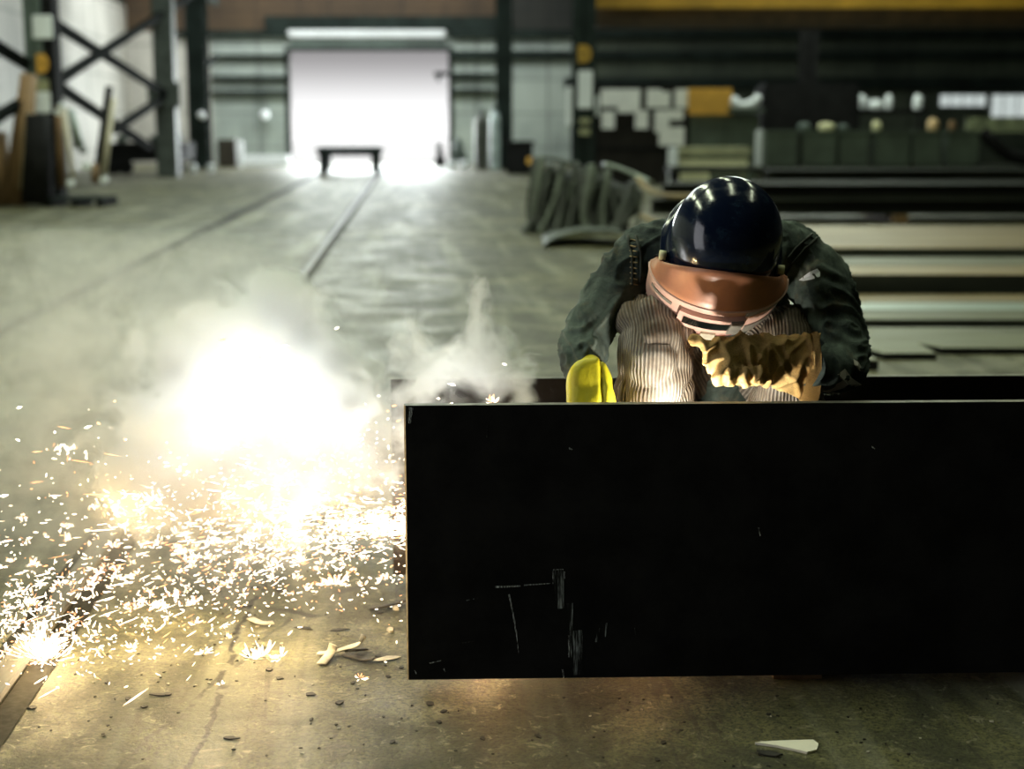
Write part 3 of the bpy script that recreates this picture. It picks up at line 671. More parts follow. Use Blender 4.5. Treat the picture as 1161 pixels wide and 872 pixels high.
# ------------------------------------------------------------------ the girder being cut
yaw = R(2.0)
F0 = P(461.5, 771, 3.44); ztop = P(461, 460, 3.44).z; zbot = F0.z
ux = V((math.cos(yaw), math.sin(yaw), 0)); uy = V((-math.sin(yaw), math.cos(yaw), 0))
g = thing('steel_girder', 'huge black H-shaped steel girder lying on its side in front of the worker', 'girder', (F0.x, F0.y, 0), yaw)
GL = 3.4; TH = .028
def scratch_mat():
    t = NT('bare_scratch'); p = t.obj(); n = t.noise(t.vm('MULTIPLY', p, (60, 1, 8)).outputs[0], 9, 5, .7)
    n2 = t.noise(p, 130, 3, .6)
    b = t.bsdf(t.mix(t.ramp(n, .45, .62), (.012, .012, .011), (.85, .92, .85)), .5)
    return t.m
def scuff_mat():
    t = NT('faint_scuff'); p = t.obj(); n = t.noise(t.vm('MULTIPLY', p, (160, 1, 7)).outputs[0], 1.0, 4, .7)
    n2 = t.noise(p, 9, 3, .6)
    f = t.math('MULTIPLY', t.ramp(n, .48, .68), t.ramp(n2, .36, .58))
    t.bsdf(t.mix(f, (.010, .010, .009), (.75, .85, .78)), .55, 0, .15); return t.m
M_scr = scratch_mat(); M_scuff = scuff_mat()
M_edge = simple('lit_left_edge', (.30, .24, .15), .5, .2, .5, 30, .2)  # bright lit line of the left edge put into the colour
M_topedge = simple('lit_grey_top_edge', (.16, .15, .12), .5, .1, .5, 25, .2)  # highlight along the flange tops put into the colour
Gi = (Matrix.Translation((F0.x, F0.y, 0)) @ Matrix.Rotation(yaw, 4, 'Z')).inverted()
bm = nb()
bx2(bm, (0, 0, zbot), (GL, TH, ztop))
for f in bm.faces:
    cc = f.calc_center_median()
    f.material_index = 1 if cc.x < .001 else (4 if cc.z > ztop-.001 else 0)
le = [e for e in bm.edges if all(v.co.x < .001 and v.co.y < .001 for v in e.verts)]
rb = bmesh.ops.bevel(bm, geom=le, offset=.004, segments=1, affect='EDGES')
for f in rb['faces']: f.material_index = 1
def fp(px, py):
    n = uy; q = PP(px, py, V((F0.x, F0.y, 0)), n); return Gi @ q
def stroke(pts, w, mi):
    L = [fp(*p) for p in pts]
    for a, b in zip(L[:-1], L[1:]):
        d = (b-a); d.y = 0; d.normalize(); n = V((-d.z, 0, d.x))*w*.5
        vs = [bm.verts.new(V((q.x, -.0006, q.z))) for q in (a-n, b-n*.7, b+n*.7, a+n)]
        f = bm.faces.new(vs); f.material_index = mi
stroke([(561, 665.5), (590, 664.5)], .005, 2); stroke([(594, 663.5), (624, 661.5)], .003, 2)
stroke([(577, 674), (582, 697), (586, 722)], .004, 2); stroke([(586, 722), (588, 742)], .002, 2)
stroke([(627, 646), (639, 645.5)], .003, 2); stroke([(627, 646), (627, 662)], .003, 2); stroke([(640, 648), (640, 656)], .003, 2)
stroke([(633, 646), (635, 690)], .026, 3); stroke([(646, 684), (648, 715)], .014, 3); stroke([(652, 715), (656, 765)], .034, 3); stroke([(645, 720), (645, 745)], .004, 2)
stroke([(676, 728), (679, 712)], .006, 3); stroke([(688, 706), (686, 722)], .004, 3); stroke([(720, 712), (721, 722)], .003, 3)
stroke([(487, 752), (500, 749)], .003, 2); stroke([(528, 681), (542, 678)], .002, 3); stroke([(524, 729), (538, 727)], .003, 3)
stroke([(466, 462), (464, 480)], .010, 2); stroke([(638, 759), (639, 769)], .004, 2)
stroke([(860, 598), (862, 608)], .003, 2); stroke([(645, 508), (649, 510)], .004, 2); stroke([(988, 506), (992, 509)], .003, 2); stroke([(553, 478), (552, 496)], .003, 3)
stroke([(470, 760), (472, 764)], .003, 2); stroke([(503, 758), (505, 762)], .003, 2)
obj('front_flange', bm, [M_blacksteel, M_edge, M_scr, M_scuff, M_topedge], g)
R0 = Gi @ P(443, 430, 4.30); zr = P(443, 430, 4.30).z
bm = nb(); bx2(bm, (R0.x, R0.y, zbot), (GL, R0.y+TH, zr))
for f in bm.faces:
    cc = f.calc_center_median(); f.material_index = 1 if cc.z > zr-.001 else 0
obj('rear_flange', bm, [simple('brown_black_mill_scale', (.020, .014, .010), .6, 0, .6, 5, .1, .3), M_topedge], g)
zw = .37
bm = nb(); bx2(bm, (.06, TH, zw-.02), (GL, R0.y, zw)); obj('web', bm, M_blacksteel, g)
for x in (.9, 2.9):
    o_ = nb(); bx2(o_, (x, .05, 0), (x+.12, R0.y-.02, zbot)); o = obj('bearer_block', o_, M_brownwood); o.location = (F0.x, F0.y, 0); o.rotation_euler = (0, 0, yaw)
    tag(o, 'timber block under the %s of the black girder' % ('left half' if x < 1 else 'right half'), 'block')

# ------------------------------------------------------------------ the worker
man = thing('person', 'crouching worker in dark work clothes, blue helmet and brown face shield, cutting steel', 'person', (P(810, 430, 4.0).x, 4.0, zw))
mo = V(man.location)
def MP(px, py, D): return P(px, py, D)-mo
def denim():
    t = NT('worn_lit_green_denim'); p = t.obj(); n = t.noise(p, 7, 6, .65, .4); n2 = t.noise(p, 420, 2, .6)
    col = t.mix(t.ramp(n, .35, .68), (.014, .024, .021), (.105, .138, .115))
    col = t.mix(t.ramp(t.noise(p, 13, 6, .7), .52, .74, 0, .5), col, (.17, .14, .08))  # brown lit highlights painted into the cloth, together with wear
    t.bsdf(col, .8, 0, .3, t.bump(t.math('ADD', t.math('MULTIPLY', n2, .25), t.noise(p, 26, 5, .6, 1.2)), .5, .008)); return t.m
def cord():
    t = NT('striped_corduroy'); u = t.new('ShaderNodeSeparateXYZ'); t.l.new(t.uv(), u.inputs[0]); p = t.obj()
    w = t.math('SINE', t.math('MULTIPLY', u.outputs[0], 2*math.pi*62)); w = t.math('ADD', t.math('MULTIPLY', w, .5), .5)
    n = t.noise(p, 8, 5, .6)
    base = t.mix(t.ramp(n, .35, .65), (.16, .12, .08), (.42, .38, .32))
    col = t.mix(t.ramp(w, .25, .75), t.mix(.6, base, (.06, .05, .04)), base)
    t.bsdf(col, .85, 0, .2, t.bump(w, .7, .004)); return t.m
def leather():
    t = NT('tan_split_leather'); p = t.obj(); n = t.noise(p, 9, 6, .65, .5); g_ = t.noise(p, 260, 3, .7)
    col = t.mix(t.ramp(n, .35, .65), (.40, .24, .075), (.74, .50, .20))
    col = t.mix(t.ramp(g_, .52, .7, 0, .6), col, (.13, .07, .02))
    t.bsdf(col, .75, 0, .25, t.bump(g_, .4, .003)); return t.m
M_denim = denim(); M_cord = cord(); M_leather = leather()
M_skin = simple('skin', (.45, .27, .18), .5, 0, .1, 8, .05)
M_yglove = simple('yellow_rubberised_glove', (.60, .53, .015), .5, 0, .22, 9, .35)
M_boot = simple('black_boot_leather', (.015, .013, .011), .5)

def q(px, py, D, *r): return (*MP(px, py, D), *r)
Lsh = (720, 296, 3.88); Rsh = (916, 298, 3.88)
hipL = (775, 440, 4.12); hipR = (845, 440, 4.12)
kneeL = (744, 374, 3.74); kneeR = (893, 392, 3.80)
anL = P(742, 640, 3.86); anR = P(880, 640, 3.88)
anL.z = anR.z = zw+.11
def ankle(a): return tuple(a-mo)
# head frame: crown towards the camera, face looking down
BOW = R(60); ROLL = R(-7)
u0 = V((0, -math.sin(BOW), math.cos(BOW))); f0 = V((0, -math.cos(BOW), -math.sin(BOW))); r0 = V((1, 0, 0))
rm = Matrix.Rotation(-ROLL, 3, V((0, -1, 0)))      # roll about the viewing axis
rm = Matrix.Rotation(R(7), 3, V((0, 1, 0)))
hu, hf, hr = rm @ u0, rm @ f0, rm @ r0
HM = Matrix((hr, hf, hu)).transposed()
Hc = MP(824, 272, 3.64)
def hp(x, f, u): return Hc + hr*x + hf*f + hu*u
# glove / hand skeletons, finger chains as (points, radius)
def chain(pts, r): return [(*p, r*(1-.12*i)) for i, p in enumerate(pts)]
rh_palm = [MP(872, 412, 3.640), MP(846, 408, 3.590), MP(822, 404, 3.560)]
rh_f = [[MP(822, 412, 3.535), MP(815, 424, 3.525), MP(814, 431, 3.550)],
        [MP(834, 414, 3.535), MP(829, 428, 3.525), MP(829, 434, 3.550)],
        [MP(846, 415, 3.540), MP(844, 428, 3.530), MP(845, 434, 3.560)],
        [MP(858, 416, 3.550), MP(859, 427, 3.540), MP(861, 433, 3.570)]]
rh_t = [MP(824, 398, 3.560), MP(804, 392, 3.535), MP(789, 387, 3.540)]
rh_f2 = []
lh_palm = [MP(669, 440, 3.64), MP(670, 470, 3.62), MP(674, 500, 3.61)]
lh_f = [[MP(655+9*i, 500, 3.60), MP(656+9*i, 524, 3.575), MP(664+8*i, 538, 3.60)] for i in range(4)]
lh_t = [MP(690, 492, 3.61), MP(702, 508, 3.59), MP(702, 522, 3.585)]
# --- body: one continuous skin
bm = nb()
tube(bm, [q(805, 470, 4.14, .13, .12), q(812, 400, 4.10, .13, .11), q(818, 320, 3.98, .14, .10), q(820, 292, 3.88, .11, .09), (*(Hc-hu*.13+V((0, .02, 0))), .055), (*Hc, .05)], seg=20, n=5)
tube(bm, [q(*Lsh, .05), q(820, 290, 3.9, .07), q(*Rsh, .05)], seg=14, n=5)
tube(bm, [q(*Lsh, .048), q(690, 338, 3.82, .043), q(660, 388, 3.76, .036), q(665, 415, 3.70, .034), (*lh_palm[0], .026), (*lh_palm[1], .034, .018), (*lh_palm[2], .036, .016)], seg=14, n=4)
tube(bm, [q(*Rsh, .048), q(940, 355, 3.82, .043), q(952, 410, 3.74, .036), q(925, 418, 3.65, .034), (*rh_palm[0], .026), (*rh_palm[1], .032, .02), (*rh_palm[2], .032, .016)], seg=14, n=4)
for h, kk_, an in ((hipL, kneeL, anL), (hipR, kneeR, anR)):
    a = ankle(an); km = MP(*kk_)
    tube(bm, [q(*h, .085), (*((MP(*h)+km)/2), .075), (*km, .055), ((km.x+a[0])/2, (km.y+a[1])/2, (km.z+a[2])/2, .052), (*a, .036), (a[0], a[1]-.05, a[2]-.06, .04, .03), (a[0], a[1]-.16, a[2]-.08, .042, .022)], seg=16, n=4)
for ch in rh_f+lh_f+rh_f2: tube(bm, chain(ch, .0085), seg=8, n=4)
for ch in (rh_t, lh_t): tube(bm, chain(ch, .010), seg=8, n=4)
ball(bm, hp(0, .0, .02), (.074, .094, .092), HM, 24); ball(bm, hp(0, .025, -.05), (.058, .070, .075), HM, 20)
ball(bm, hp(0, .098, -.035), (.012, .018, .022), HM, 12); ball(bm, hp(0, .086, -.075), (.022, .012, .008), HM, 12); ball(bm, hp(0, .076, -.108), (.024, .018, .018), HM, 12)
for s in (-1, 1): ball(bm, hp(s*.076, -.005, -.02), (.010, .018, .030), HM, 12); ball(bm, hp(s*.03, .087, -.002), (.016, .010, .006), HM, 10)
body = fused('body', bm, .0055, M_skin, man, 2)
for s in (-1, 1):
    bm = nb(); ball(bm, hp(s*.030, .082, -.014), .012); obj('eye', bm, M_white, man, True)
bm = nb(); ball(bm, hp(0, -.02, .045), (.080, .088, .075), HM, 20); obj('hair', bm, M_black, man, True)
# --- trousers (two legs and seat in one mesh, wale direction in the UVs)
bm = nb(); uvl = bm.loops.layers.uv.new('UVMap')
def legtube(h, kn, an, kx):
    a = ankle(an); km = MP(*kn); hh = MP(*h)
    tube(bm, [(*hh, .125, .12), (*(hh*.55+km*.45+V((0, 0, .01))), .115, .105), (*(km+V((0, .05, .012))), .094, .090), (*(km+V((0, -.015, -.035))), .094, .085), (km.x+kx, km.y-.005, km.z-.15, .100, .088),
              (km.x+kx*.6, km.y, km.z-.27, .098, .085), (a[0], a[1], a[2]+.06, .082, .078), (a[0], a[1]+.005, a[2]-.02, .085, .08)], seg=124, n=16, caps=False, uv=uvl, side0=V((1, 0, 0)))
legtube(hipL, kneeL, anL, -.002); legtube(hipR, kneeR, anR, .0)
tube(bm, [q(770, 470, 4.14, .14), q(810, 455, 4.16, .17), q(850, 470, 4.14, .14)], seg=48, n=8, uv=uvl)
def cloth(co, k):
    p = co
    a = noise.noise(V((p.x*16, p.y*16, p.z*5.5))); b = 1-abs(noise.noise(V((p.x*9+p.z*6, p.y*9, p.z*11-p.x*5)))*2)
    return k*(a*.9+max(0, b)**2*1.0+.35*noise.noise(p*38))
bm.normal_update()
for v, d in [(v, v.normal*cloth(v.co, .013)) for v in bm.verts]: v.co += d
tr = obj('trousers', bm, M_cord, man, True)
# --- jacket
bm = nb()
tube(bm, [q(806, 455, 4.16, .17, .15), q(812, 400, 4.12, .175, .145), q(817, 335, 4.02, .185, .14), q(820, 300, 3.93, .165, .125), (*(Hc-hu*.14+V((0, .05, .0))), .085, .08)], seg=28, n=6, side0=V((1, 0, 0)))
tube(bm, [q(818, 330, 4.0, .12, .10), q(816, 380, 4.03, .125, .11), q(814, 430, 4.05, .13, .11), q(812, 480, 4.08, .13, .11)], seg=24, n=5)
tube(bm, [q(716, 300, 3.88, .055), q(728, 292, 3.88, .080), q(765, 287, 3.89, .090), q(820, 285, 3.92, .105), q(872, 287, 3.89, .090), q(906, 293, 3.88, .080), q(920, 302, 3.88, .055)], seg=20, n=6)
tube(bm, [q(724, 290, 3.88, .066), q(715, 303, 3.87, .074), q(700, 325, 3.85, .071), q(682, 352, 3.81, .066), q(664, 384, 3.765, .062), q(661, 402, 3.72, .060), q(664, 420, 3.68, .050), q(667, 434, 3.655, .044)], seg=24, n=6)
tube(bm, [q(912, 292, 3.88, .068), q(921, 306, 3.87, .080), q(934, 335, 3.84, .082), q(944, 368, 3.81, .078), q(952, 400, 3.765, .076), q(950, 416, 3.72, .068), q(935, 420, 3.66, .056), q(917, 417, 3.61, .050)], seg=24, n=6)
def jfold(co):
    p = co
    w = V((p.x*1.0+.25*noise.noise(p*6), p.y, p.z+.2*noise.noise(p*5+V((3, 1, 2)))))
    ridg = 1-abs(noise.noise(V((w.x*13+w.z*9, w.y*8, w.z*16-w.x*6))))*2.2
    return .011*max(0, ridg)**2 - .005 + .002*noise.noise(p*30)
jacket = fused('jacket', bm, .0062, M_denim, man, 2, jfold)
# shoulder seams with raised stitching, collar, white badge on the sleeve
M_seam = simple('dark_seam_thread', (.020, .024, .018), .8); M_stitch = simple('tan_stitching', (.30, .24, .12), .8)
dg = bpy.context.evaluated_depsgraph_get()
from mathutils.bvhtree import BVHTree
def bvh_of(o): 
    me = o.data; return BVHTree.FromPolygons([v.co for v in me.vertices], [p.vertices[:] for p in me.polygons])
jb = bvh_of(jacket)
def onto(bv, px, py, off=.002):
    o_ = O-mo; d = ray(px, py).normalized(); h = bv.ray_cast(o_, d)
    return (h[0]+h[1]*off, h[1]) if h[0] is not None else (None, None)
def seam(pts, r, m, name):
    L = []
    for i in range(len(pts)-1):
        for k in range(6):
            t_ = k/6; x = pts[i][0]*(1-t_)+pts[i+1][0]*t_; y = pts[i][1]*(1-t_)+pts[i+1][1]*t_
            p, n_ = onto(jb, x, y)
            if p is not None: L.append((*p, r))
    if len(L) > 3:
        b_ = nb(); tube(b_, L, seg=6, n=1); obj(name, b_, m, jacket)
seam([(712, 268), (716, 285), (717, 305), (716, 328)], .0035, M_seam, 'shoulder_seam'); seam([(721, 268), (726, 285), (726, 305), (725, 325)], .0035, M_seam, 'shoulder_seam')
seam([(926, 270), (910, 285), (897, 300), (888, 315)], .0035, M_seam, 'shoulder_seam'); seam([(920, 266), (903, 281), (890, 296)], .0035, M_seam, 'shoulder_seam')
for i in range(9):
    y = 272+i*6.2; seam([(714, y), (724, y+1.5)], .0018, M_stitch, 'stitch') if i % 1 == 0 else None
for i in range(6):
    seam([(922-6*i, 271+7*i), (915-6*i, 267+7*i)], .0018, M_seam, 'stitch')
bm = nb(); pts = [(906, 318), (912, 313), (919, 308), (927, 304), (930, 308), (929, 315), (921, 317), (912, 318)]
vs = []
for x, y in pts:
    p, n_ = onto(jb, x, y, .004)
    if p is not None: vs.append(p)
if len(vs) > 3:
    cen = sum(vs, V())/len(vs); c0 = bm.verts.new(cen+V((0, -.003, 0))); vv = [bm.verts.new(p) for p in vs]
    for i in range(len(vv)): bm.faces.new((vv[i], vv[(i+1) % len(vv)], c0))
    b2 = obj('badge', bm, M_white, jacket); b2['label'] = 'white torn badge on the upper sleeve'
# torchlight on the sleeve, put in as pale patches at the elbow
for pts in ([(932, 443), (950, 424), (957, 418), (964, 428), (976, 436), (984, 438), (972, 442), (950, 446)], [(967, 408), (972, 411), (978, 420), (974, 420), (968, 414)]):
    bm = nb(); vs = []
    for x, y in pts:
        p, n_ = onto(jb, x, y, .003)
        if p is not None: vs.append(p)
    if len(vs) > 3:
        cen, n_ = onto(jb, sum(x for x, y in pts)/len(pts), sum(y for x, y in pts)/len(pts), .005)
        if cen is None: cen = sum(vs, V())/len(vs)
        c0 = bm.verts.new(cen); vv = [bm.verts.new(p) for p in vs]
        for i in range(len(vv)): bm.faces.new((vv[i], vv[(i+1) % len(vv)], c0))
        obj('lit_patch', bm, simple('lit_sleeve_cloth', (.62, .58, .50), .8), jacket)['label'] = 'pale patch of painted torchlight at the elbow'
# --- boots
for an in (anL, anR):
    a = V(ankle(an)); bm = nb()
    tube(bm, [(a.x, a.y+.01, a.z+.10, .06), (a.x, a.y+.01, a.z, .058), (a.x, a.y-.02, a.z-.045, .055, .055), (a.x, a.y-.10, a.z-.06, .052, .042), (a.x, a.y-.19, a.z-.068, .045, .034), (a.x, a.y-.215, a.z-.075, .02, .02)], seg=16, n=5)
    b_ = obj('boot', bm, M_boot, man, True)
    bm = nb(); bx2(bm, (a.x-.05, a.y-.21, a.z-.11), (a.x+.05, a.y+.07, a.z-.085), bev=.01); obj('sole', bm, M_black, b_)
# --- gauntlet on the raised hand (tan leather)
bm = nb()
tube(bm, [q(923, 416, 3.650, .084, .055), q(905, 413, 3.650, .076, .052), q(884, 409, 3.635, .066, .048), q(864, 408, 3.610, .064, .044), q(842, 407, 3.580, .062, .040), q(822, 405, 3.560, .056, .036), q(806, 401, 3.550, .040, .028), q(797, 398, 3.550, .020, .016)], seg=24, n=6, side0=V((0, 0, 1)))
for ch in rh_f+rh_f2: tube(bm, chain(ch, .0170), seg=12, n=5); ball(bm, ch[-1], .0140, seg=12)
tube(bm, chain(rh_t, .0185), seg=12, n=5); ball(bm, rh_t[-1], .0145, seg=12)
def gfold(co):
    ridg = 1-abs(noise.noise(V((co.x*26+co.z*7, co.y*14, co.z*9))))*2.4
    rid2 = 1-abs(noise.noise(V((co.x*17-co.z*12, co.y*10+4, co.z*14))))*2.6
    return .009*max(0, ridg)**2+.007*max(0, rid2)**2-.005
gl = fused('leather_gauntlet', bm, .0042, M_leather, man, 2, gfold)
bm = nb(); rg = tube(bm, [q(926, 416, 3.650, .088, .060), q(919, 416, 3.650, .087, .060), q(912, 415, 3.650, .082, .058)], seg=28, n=4, caps=False, side0=V((0, 0, 1)))
bmesh.ops.solidify(bm, geom=list(bm.faces), thickness=.004); obj('cuff_welt', bm, M_leather, gl, True)
# --- yellow glove on the lower hand
bm = nb()
tube(bm, [q(666, 403, 3.65, .010, .014), q(667, 407, 3.65, .026, .026), q(668, 415, 3.645, .044, .036), q(668, 426, 3.64, .053, .042), q(669, 442, 3.635, .058, .046), q(670, 462, 3.62, .061, .046), q(671, 482, 3.61, .058, .040), q(675, 502, 3.60, .046, .028)], seg=24, n=6, power=3.2, side0=V((1, 0, 0)))
for ch in lh_f: tube(bm, chain(ch, .0155), seg=12, n=5); ball(bm, ch[-1], .0125, seg=12)
tube(bm, chain(lh_t, .0165), seg=12, n=5); ball(bm, lh_t[-1], .013, seg=12)
def yf(co):
    x = (co.x-MP(683, 440, 3.6).x)
    return .005*noise.noise(co*22)-.008*math.exp(-(x/.006)**2)
yg = fused('rubber_glove', bm, .0042, M_yglove, man, 2, yf); yg['label'] = 'yellow rubberised glove'
# --- helmet
M_helm = NT('glossy_navy_helmet'); t_ = M_helm; p_ = t_.obj(); n_ = t_.noise(p_, 30, 5, .7)
t_.bsdf(t_.mix(t_.ramp(n_, .5, .75, 0, .5), (.004, .008, .022), (.02, .045, .075)), t_.ramp(n_, .35, .7, .10, .22), 0, .6); M_helm = t_.m
bm = nb(); prof = [(.0, .128), (.03, .126), (.06, .117), (.09, .099), (.112, .075), (.126, .045), (.133, .01), (.135, -.03), (.137, -.055), (.146, -.066), (.152, -.072), (.150, -.078), (.136, -.074), (.128, -.05), (.125, 0)]
prof = cat([(a, b) for a, b in prof], 3); rings = []
S = 72
for (r_, z) in prof:
    rings.append([bm.verts.new(hp(r_*math.cos(2*math.pi*k/S), r_*1.10*math.sin(2*math.pi*k/S)-.01, z)) for k in range(S)] if r_ > 1e-5 else [bm.verts.new(hp(0, -.01, z))])
for a, b in zip(rings[:-1], rings[1:]):
    for k in range(S):
        if len(a) == 1: bm.faces.new((a[0], b[k], b[(k+1) % S]))
        else: bm.faces.new((a[k], a[(k+1) % S], b[(k+1) % S], b[k]))
helm = obj('helmet', bm, M_helm, man, True); helm['label'] = 'glossy navy blue hard hat'
for s in (-1, 1):
    bm = nb(); c = hp(s*.142, .035, -.055); cyl(bm, c-hr*s*.004, c+hr*s*.012, .012, 16); obj('knob', bm, M_cream, helm)['label'] = 'cream plastic knob'
    bm = nb(); tube(bm, [(*hp(s*.146, .03, -.07), .010, .004), (*hp(s*.152, .02, -.09), .010, .004), (*hp(s*.156, .03, -.105), .010, .004)], seg=10, n=4); obj('hinge_arm', bm, M_black, helm)
# --- face shield
M_mask = simple('brown_fibre_shield', (.46, .19, .10), .42, 0, .14, 14, .08, .5)
M_masklit = simple('lit_pink_shield', (.66, .42, .34), .4, 0, .12, 20, .05)  # lit front of the brown shield put into a paler colour
M_frame = simple('grey_lens_frame', (.20, .19, .16), .45, .2, .3, 20, .05)
M_lens = simple('dark_lens_glass', (.004, .006, .005), .08, 0, .1, 3, 0, .6)
def mk(phi, t, off=0.0):
    """point on the front of the shield: phi around, t 0 at the ridge to 1 at the lower edge"""
    c_, s_ = math.cos(phi), math.sin(phi); cc = max(0, c_); d = .088-.053*cc+t*(.100+.085*cc**.7)
    w = .168-.006*t
    return hp((w+off)*s_, .045+(.125-.012*t+off)*c_, -d)
bm = nb(); N = 64; rows = []
phis = [R(-94+188*i/N) for i in range(N+1)]
def lip(k):
    out = []
    for p in phis:
        c_, s_ = math.cos(p), math.sin(p)
        cc = max(0, c_); kk = k+.10*math.sin(math.pi*k)
        w_ = .150*(1-k)+.168*k
        a = V((w_*s_, (.028*(1-k)+.045*k)+(.092*(1-k)+.125*k)*c_, (-.085+.160*cc**1.2)*(1-kk)+(-.088+.053*cc)*kk))
        out.append(hp(*a))
    return out
rows.append(('lip', [lip(k/6) for k in range(7)]))
def addrows(R_, mi):
    vr = [[bm.verts.new(p) for p in r_] for r_ in R_]
    for a, b in zip(vr[:-1], vr[1:]):
        for k in range(N): f = bm.faces.new((a[k], a[k+1], b[k+1], b[k])); f.material_index = mi; f.smooth = True
addrows(rows[0][1], 0)
addrows([[mk(p, t_) for p in phis] for t_ in [0]+[i/10 for i in range(1, 11)]], 1)
bmesh.ops.remove_doubles(bm, verts=bm.verts, dist=.0005)
bmesh.ops.solidify(bm, geom=list(bm.faces), thickness=.003)
shield = obj('face_shield', bm, [M_mask, M_masklit], man, True); shield['label'] = 'brown welding face shield with lens frame'
def strip(name, fn, a, b, r, m, par, fl=.6, nn=30):
    b_ = nb(); tube(b_, [(*fn(a+(b-a)*i/nn), r, r*fl) for i in range(nn+1)], seg=8, n=1); return obj(name, b_, m, par, True)
strip('ridge_bead', lambda p: mk(p, .02, .003), R(-92), R(92), .0045, M_masklit, shield)
strip('lower_bead', lambda p: mk(p, 1.0, .001), R(-92), R(92), .004, simple('red_edge_trim', (.40, .06, .06), .5), shield)
def patch(name, p0_, p1_, t0_, t1_, off, th, m, par, n=14, label=None):
    b_ = nb(); g_ = []
    for o_ in (off, off+th):
        g_.append([[b_.verts.new(mk(R(p0_+(p1_-p0_)*i/n), t0_+(t1_-t0_)*j/4, o_)) for j in range(5)] for i in range(n+1)])
    for k_, G_ in enumerate(g_):
        for i in range(n):
            for j in range(4): b_.faces.new((G_[i][j], G_[i+1][j], G_[i+1][j+1], G_[i][j+1]))
    A, B = g_
    for i in range(n):
        for j in (0, 4): b_.faces.new((A[i][j], A[i+1][j], B[i+1][j], B[i][j]))
    for j in range(4):
        for i in (0, n): b_.faces.new((A[i][j], A[i][j+1], B[i][j+1], B[i][j]))
    o_ = obj(name, b_, m, par)
    if label: o_['label'] = label
    return o_
lf = patch('lens_frame', -30, 24, .22, .70, .001, .014, M_masklit, shield, label='raised pale frame round the lens')
patch('lens', -25, 12, .34, .56, .0155, .002, M_lens, lf, label='dark lens glass')
patch('lens_clip', 12, 22, .22, .66, .015, .006, M_frame, lf)
patch('side_band', 24, 88, .04, .20, .002, .004, M_frame, shield, label='grey reinforcing band')
patch('side_band', 30, 86, .66, .88, .002, .004, M_frame, shield, label='grey reinforcing band')
patch('side_band', 22, 44, .84, .97, .002, .004, M_frame, shield)
patch('side_band', -70, -40, .25, .34, .002, .003, M_frame, shield)
patch('chin_clip', -6, 6, .84, 1.06, .002, .010, M_palewood, shield)

# ------------------------------------------------------------------ debris on the floor
random.seed(23)
def chip(px, py, w, h, m, label, grp='flakes of scale scattered on the floor', name='scale_flake', th=.003, curl=0.):
    c = G(px, py); k = (c-O).length/FPX; W = w*k/2; D_ = min(.2, h*k*3.0)/2
    n = random.randint(7, 10); bm = nb(); a0 = random.random()*6; tilt = random.uniform(-.1, .1)
    pts = []
    for i in range(n):
        a = a0+2*math.pi*i/n; r = random.uniform(.55, 1.1); pts.append((W*r*math.cos(a), D_*r*math.sin(a)))
    def zz(x, y): return .002+abs(tilt)*W+tilt*x+curl*(x/W)**2*W+curl*.3*abs(y)
    top = [bm.verts.new((x, y, zz(x, y)+th*.3)) for x, y in pts]; bot = [bm.verts.new((x*1.03, y*1.03, zz(x, y)-.001)) for x, y in pts]
    bm.faces.new(top); bm.faces.new(bot[::-1])
    for i in range(n): bm.faces.new((bot[i], bot[(i+1) % n], top[(i+1) % n], top[i]))
    o = obj(name, bm, m); o.location = (c.x, c.y, 0); o.rotation_euler = (0, 0, random.uniform(-.3, .3)); tag(o, label, name.split('_')[-1], grp); return o
for x, y, w, h in [(190, 788, 12, 3), (163, 802, 10, 3), (295, 737, 14, 3), (317, 770, 9, 3), (352, 788, 16, 4), (385, 798, 9, 4), (180, 789, 20, 3), (262, 838, 20, 3), (37, 803, 12, 4), (145, 793, 6, 3), (122, 775, 6, 3),
                   (430, 745, 9, 3), (400, 775, 6, 3), (353, 817, 5, 4), (547, 838, 6, 4), (275, 688, 22, 4), (305, 760, 8, 4), (440, 768, 8, 3), (488, 799, 10, 4), (498, 820, 8, 3), (503, 808, 8, 3), (445, 842, 8, 4),
                   (610, 836, 7, 5), (752, 843, 7, 5), (745, 862, 6, 4), (455, 758, 6, 3), (320, 672, 16, 3), (290, 667, 14, 3), (430, 696, 10, 3), (345, 713, 24, 3), (385, 715, 22, 3), (870, 856, 30, 5), (872, 811, 6, 2), (1030, 856, 6, 2)]:
    chip(x, y, w, h, M_chip, 'small dark burnt flake lying on the concrete', curl=random.choice((0, .15)))
for _ in range(190):
    y = 640+random.random()**.8*230; x = random.uniform(0, 470) if y < 780 else random.uniform(0, 1161)
    if y < 790 and x > 455: continue
    chip(x, y, random.uniform(2, 5), random.uniform(.8, 1.6), M_chip if random.random() < .8 else M_chiplit, 'tiny crumb of burnt scale on the concrete', 'tiny crumbs of scale on the floor', 'scale_crumb', .0025)
def curled(pts, w, m, label):
    L = []
    for x, y, z in pts:
        p = P(x, y, z=z); L.append((*p, w, .0022))
    bm = nb(); tube(bm, L, seg=8, n=8, power=4); tag(obj('curled_strip', bm, m, smooth=True), label, 'strip')
curled([(360, 741, .006), (378, 739, .012), (395, 734, .016), (407, 730, .03), (412, 725, .045), (408, 723, .05)], .012, M_chiplit, 'pale curled steel strip, the long upper one on the floor')
curled([(364, 753, .006), (370, 746, .01), (376, 738, .014), (378, 731, .03)], .013, M_chiplit, 'pale strip crossing under the long curled one')
curled([(390, 742, .006), (402, 745, .008), (412, 748, .006), (424, 747, .012)], .010, M_chip, 'dark curled strip right of the crossed pale ones')
curled([(392, 738, .008), (405, 737, .012), (415, 736, .006)], .008, M_chip, 'thin dark strip behind the crossed pale ones')
curled([(284, 701, .004), (296, 706, .012), (310, 706, .01)], .012, M_chiplit, 'pale bent flake by the crack in the floor')
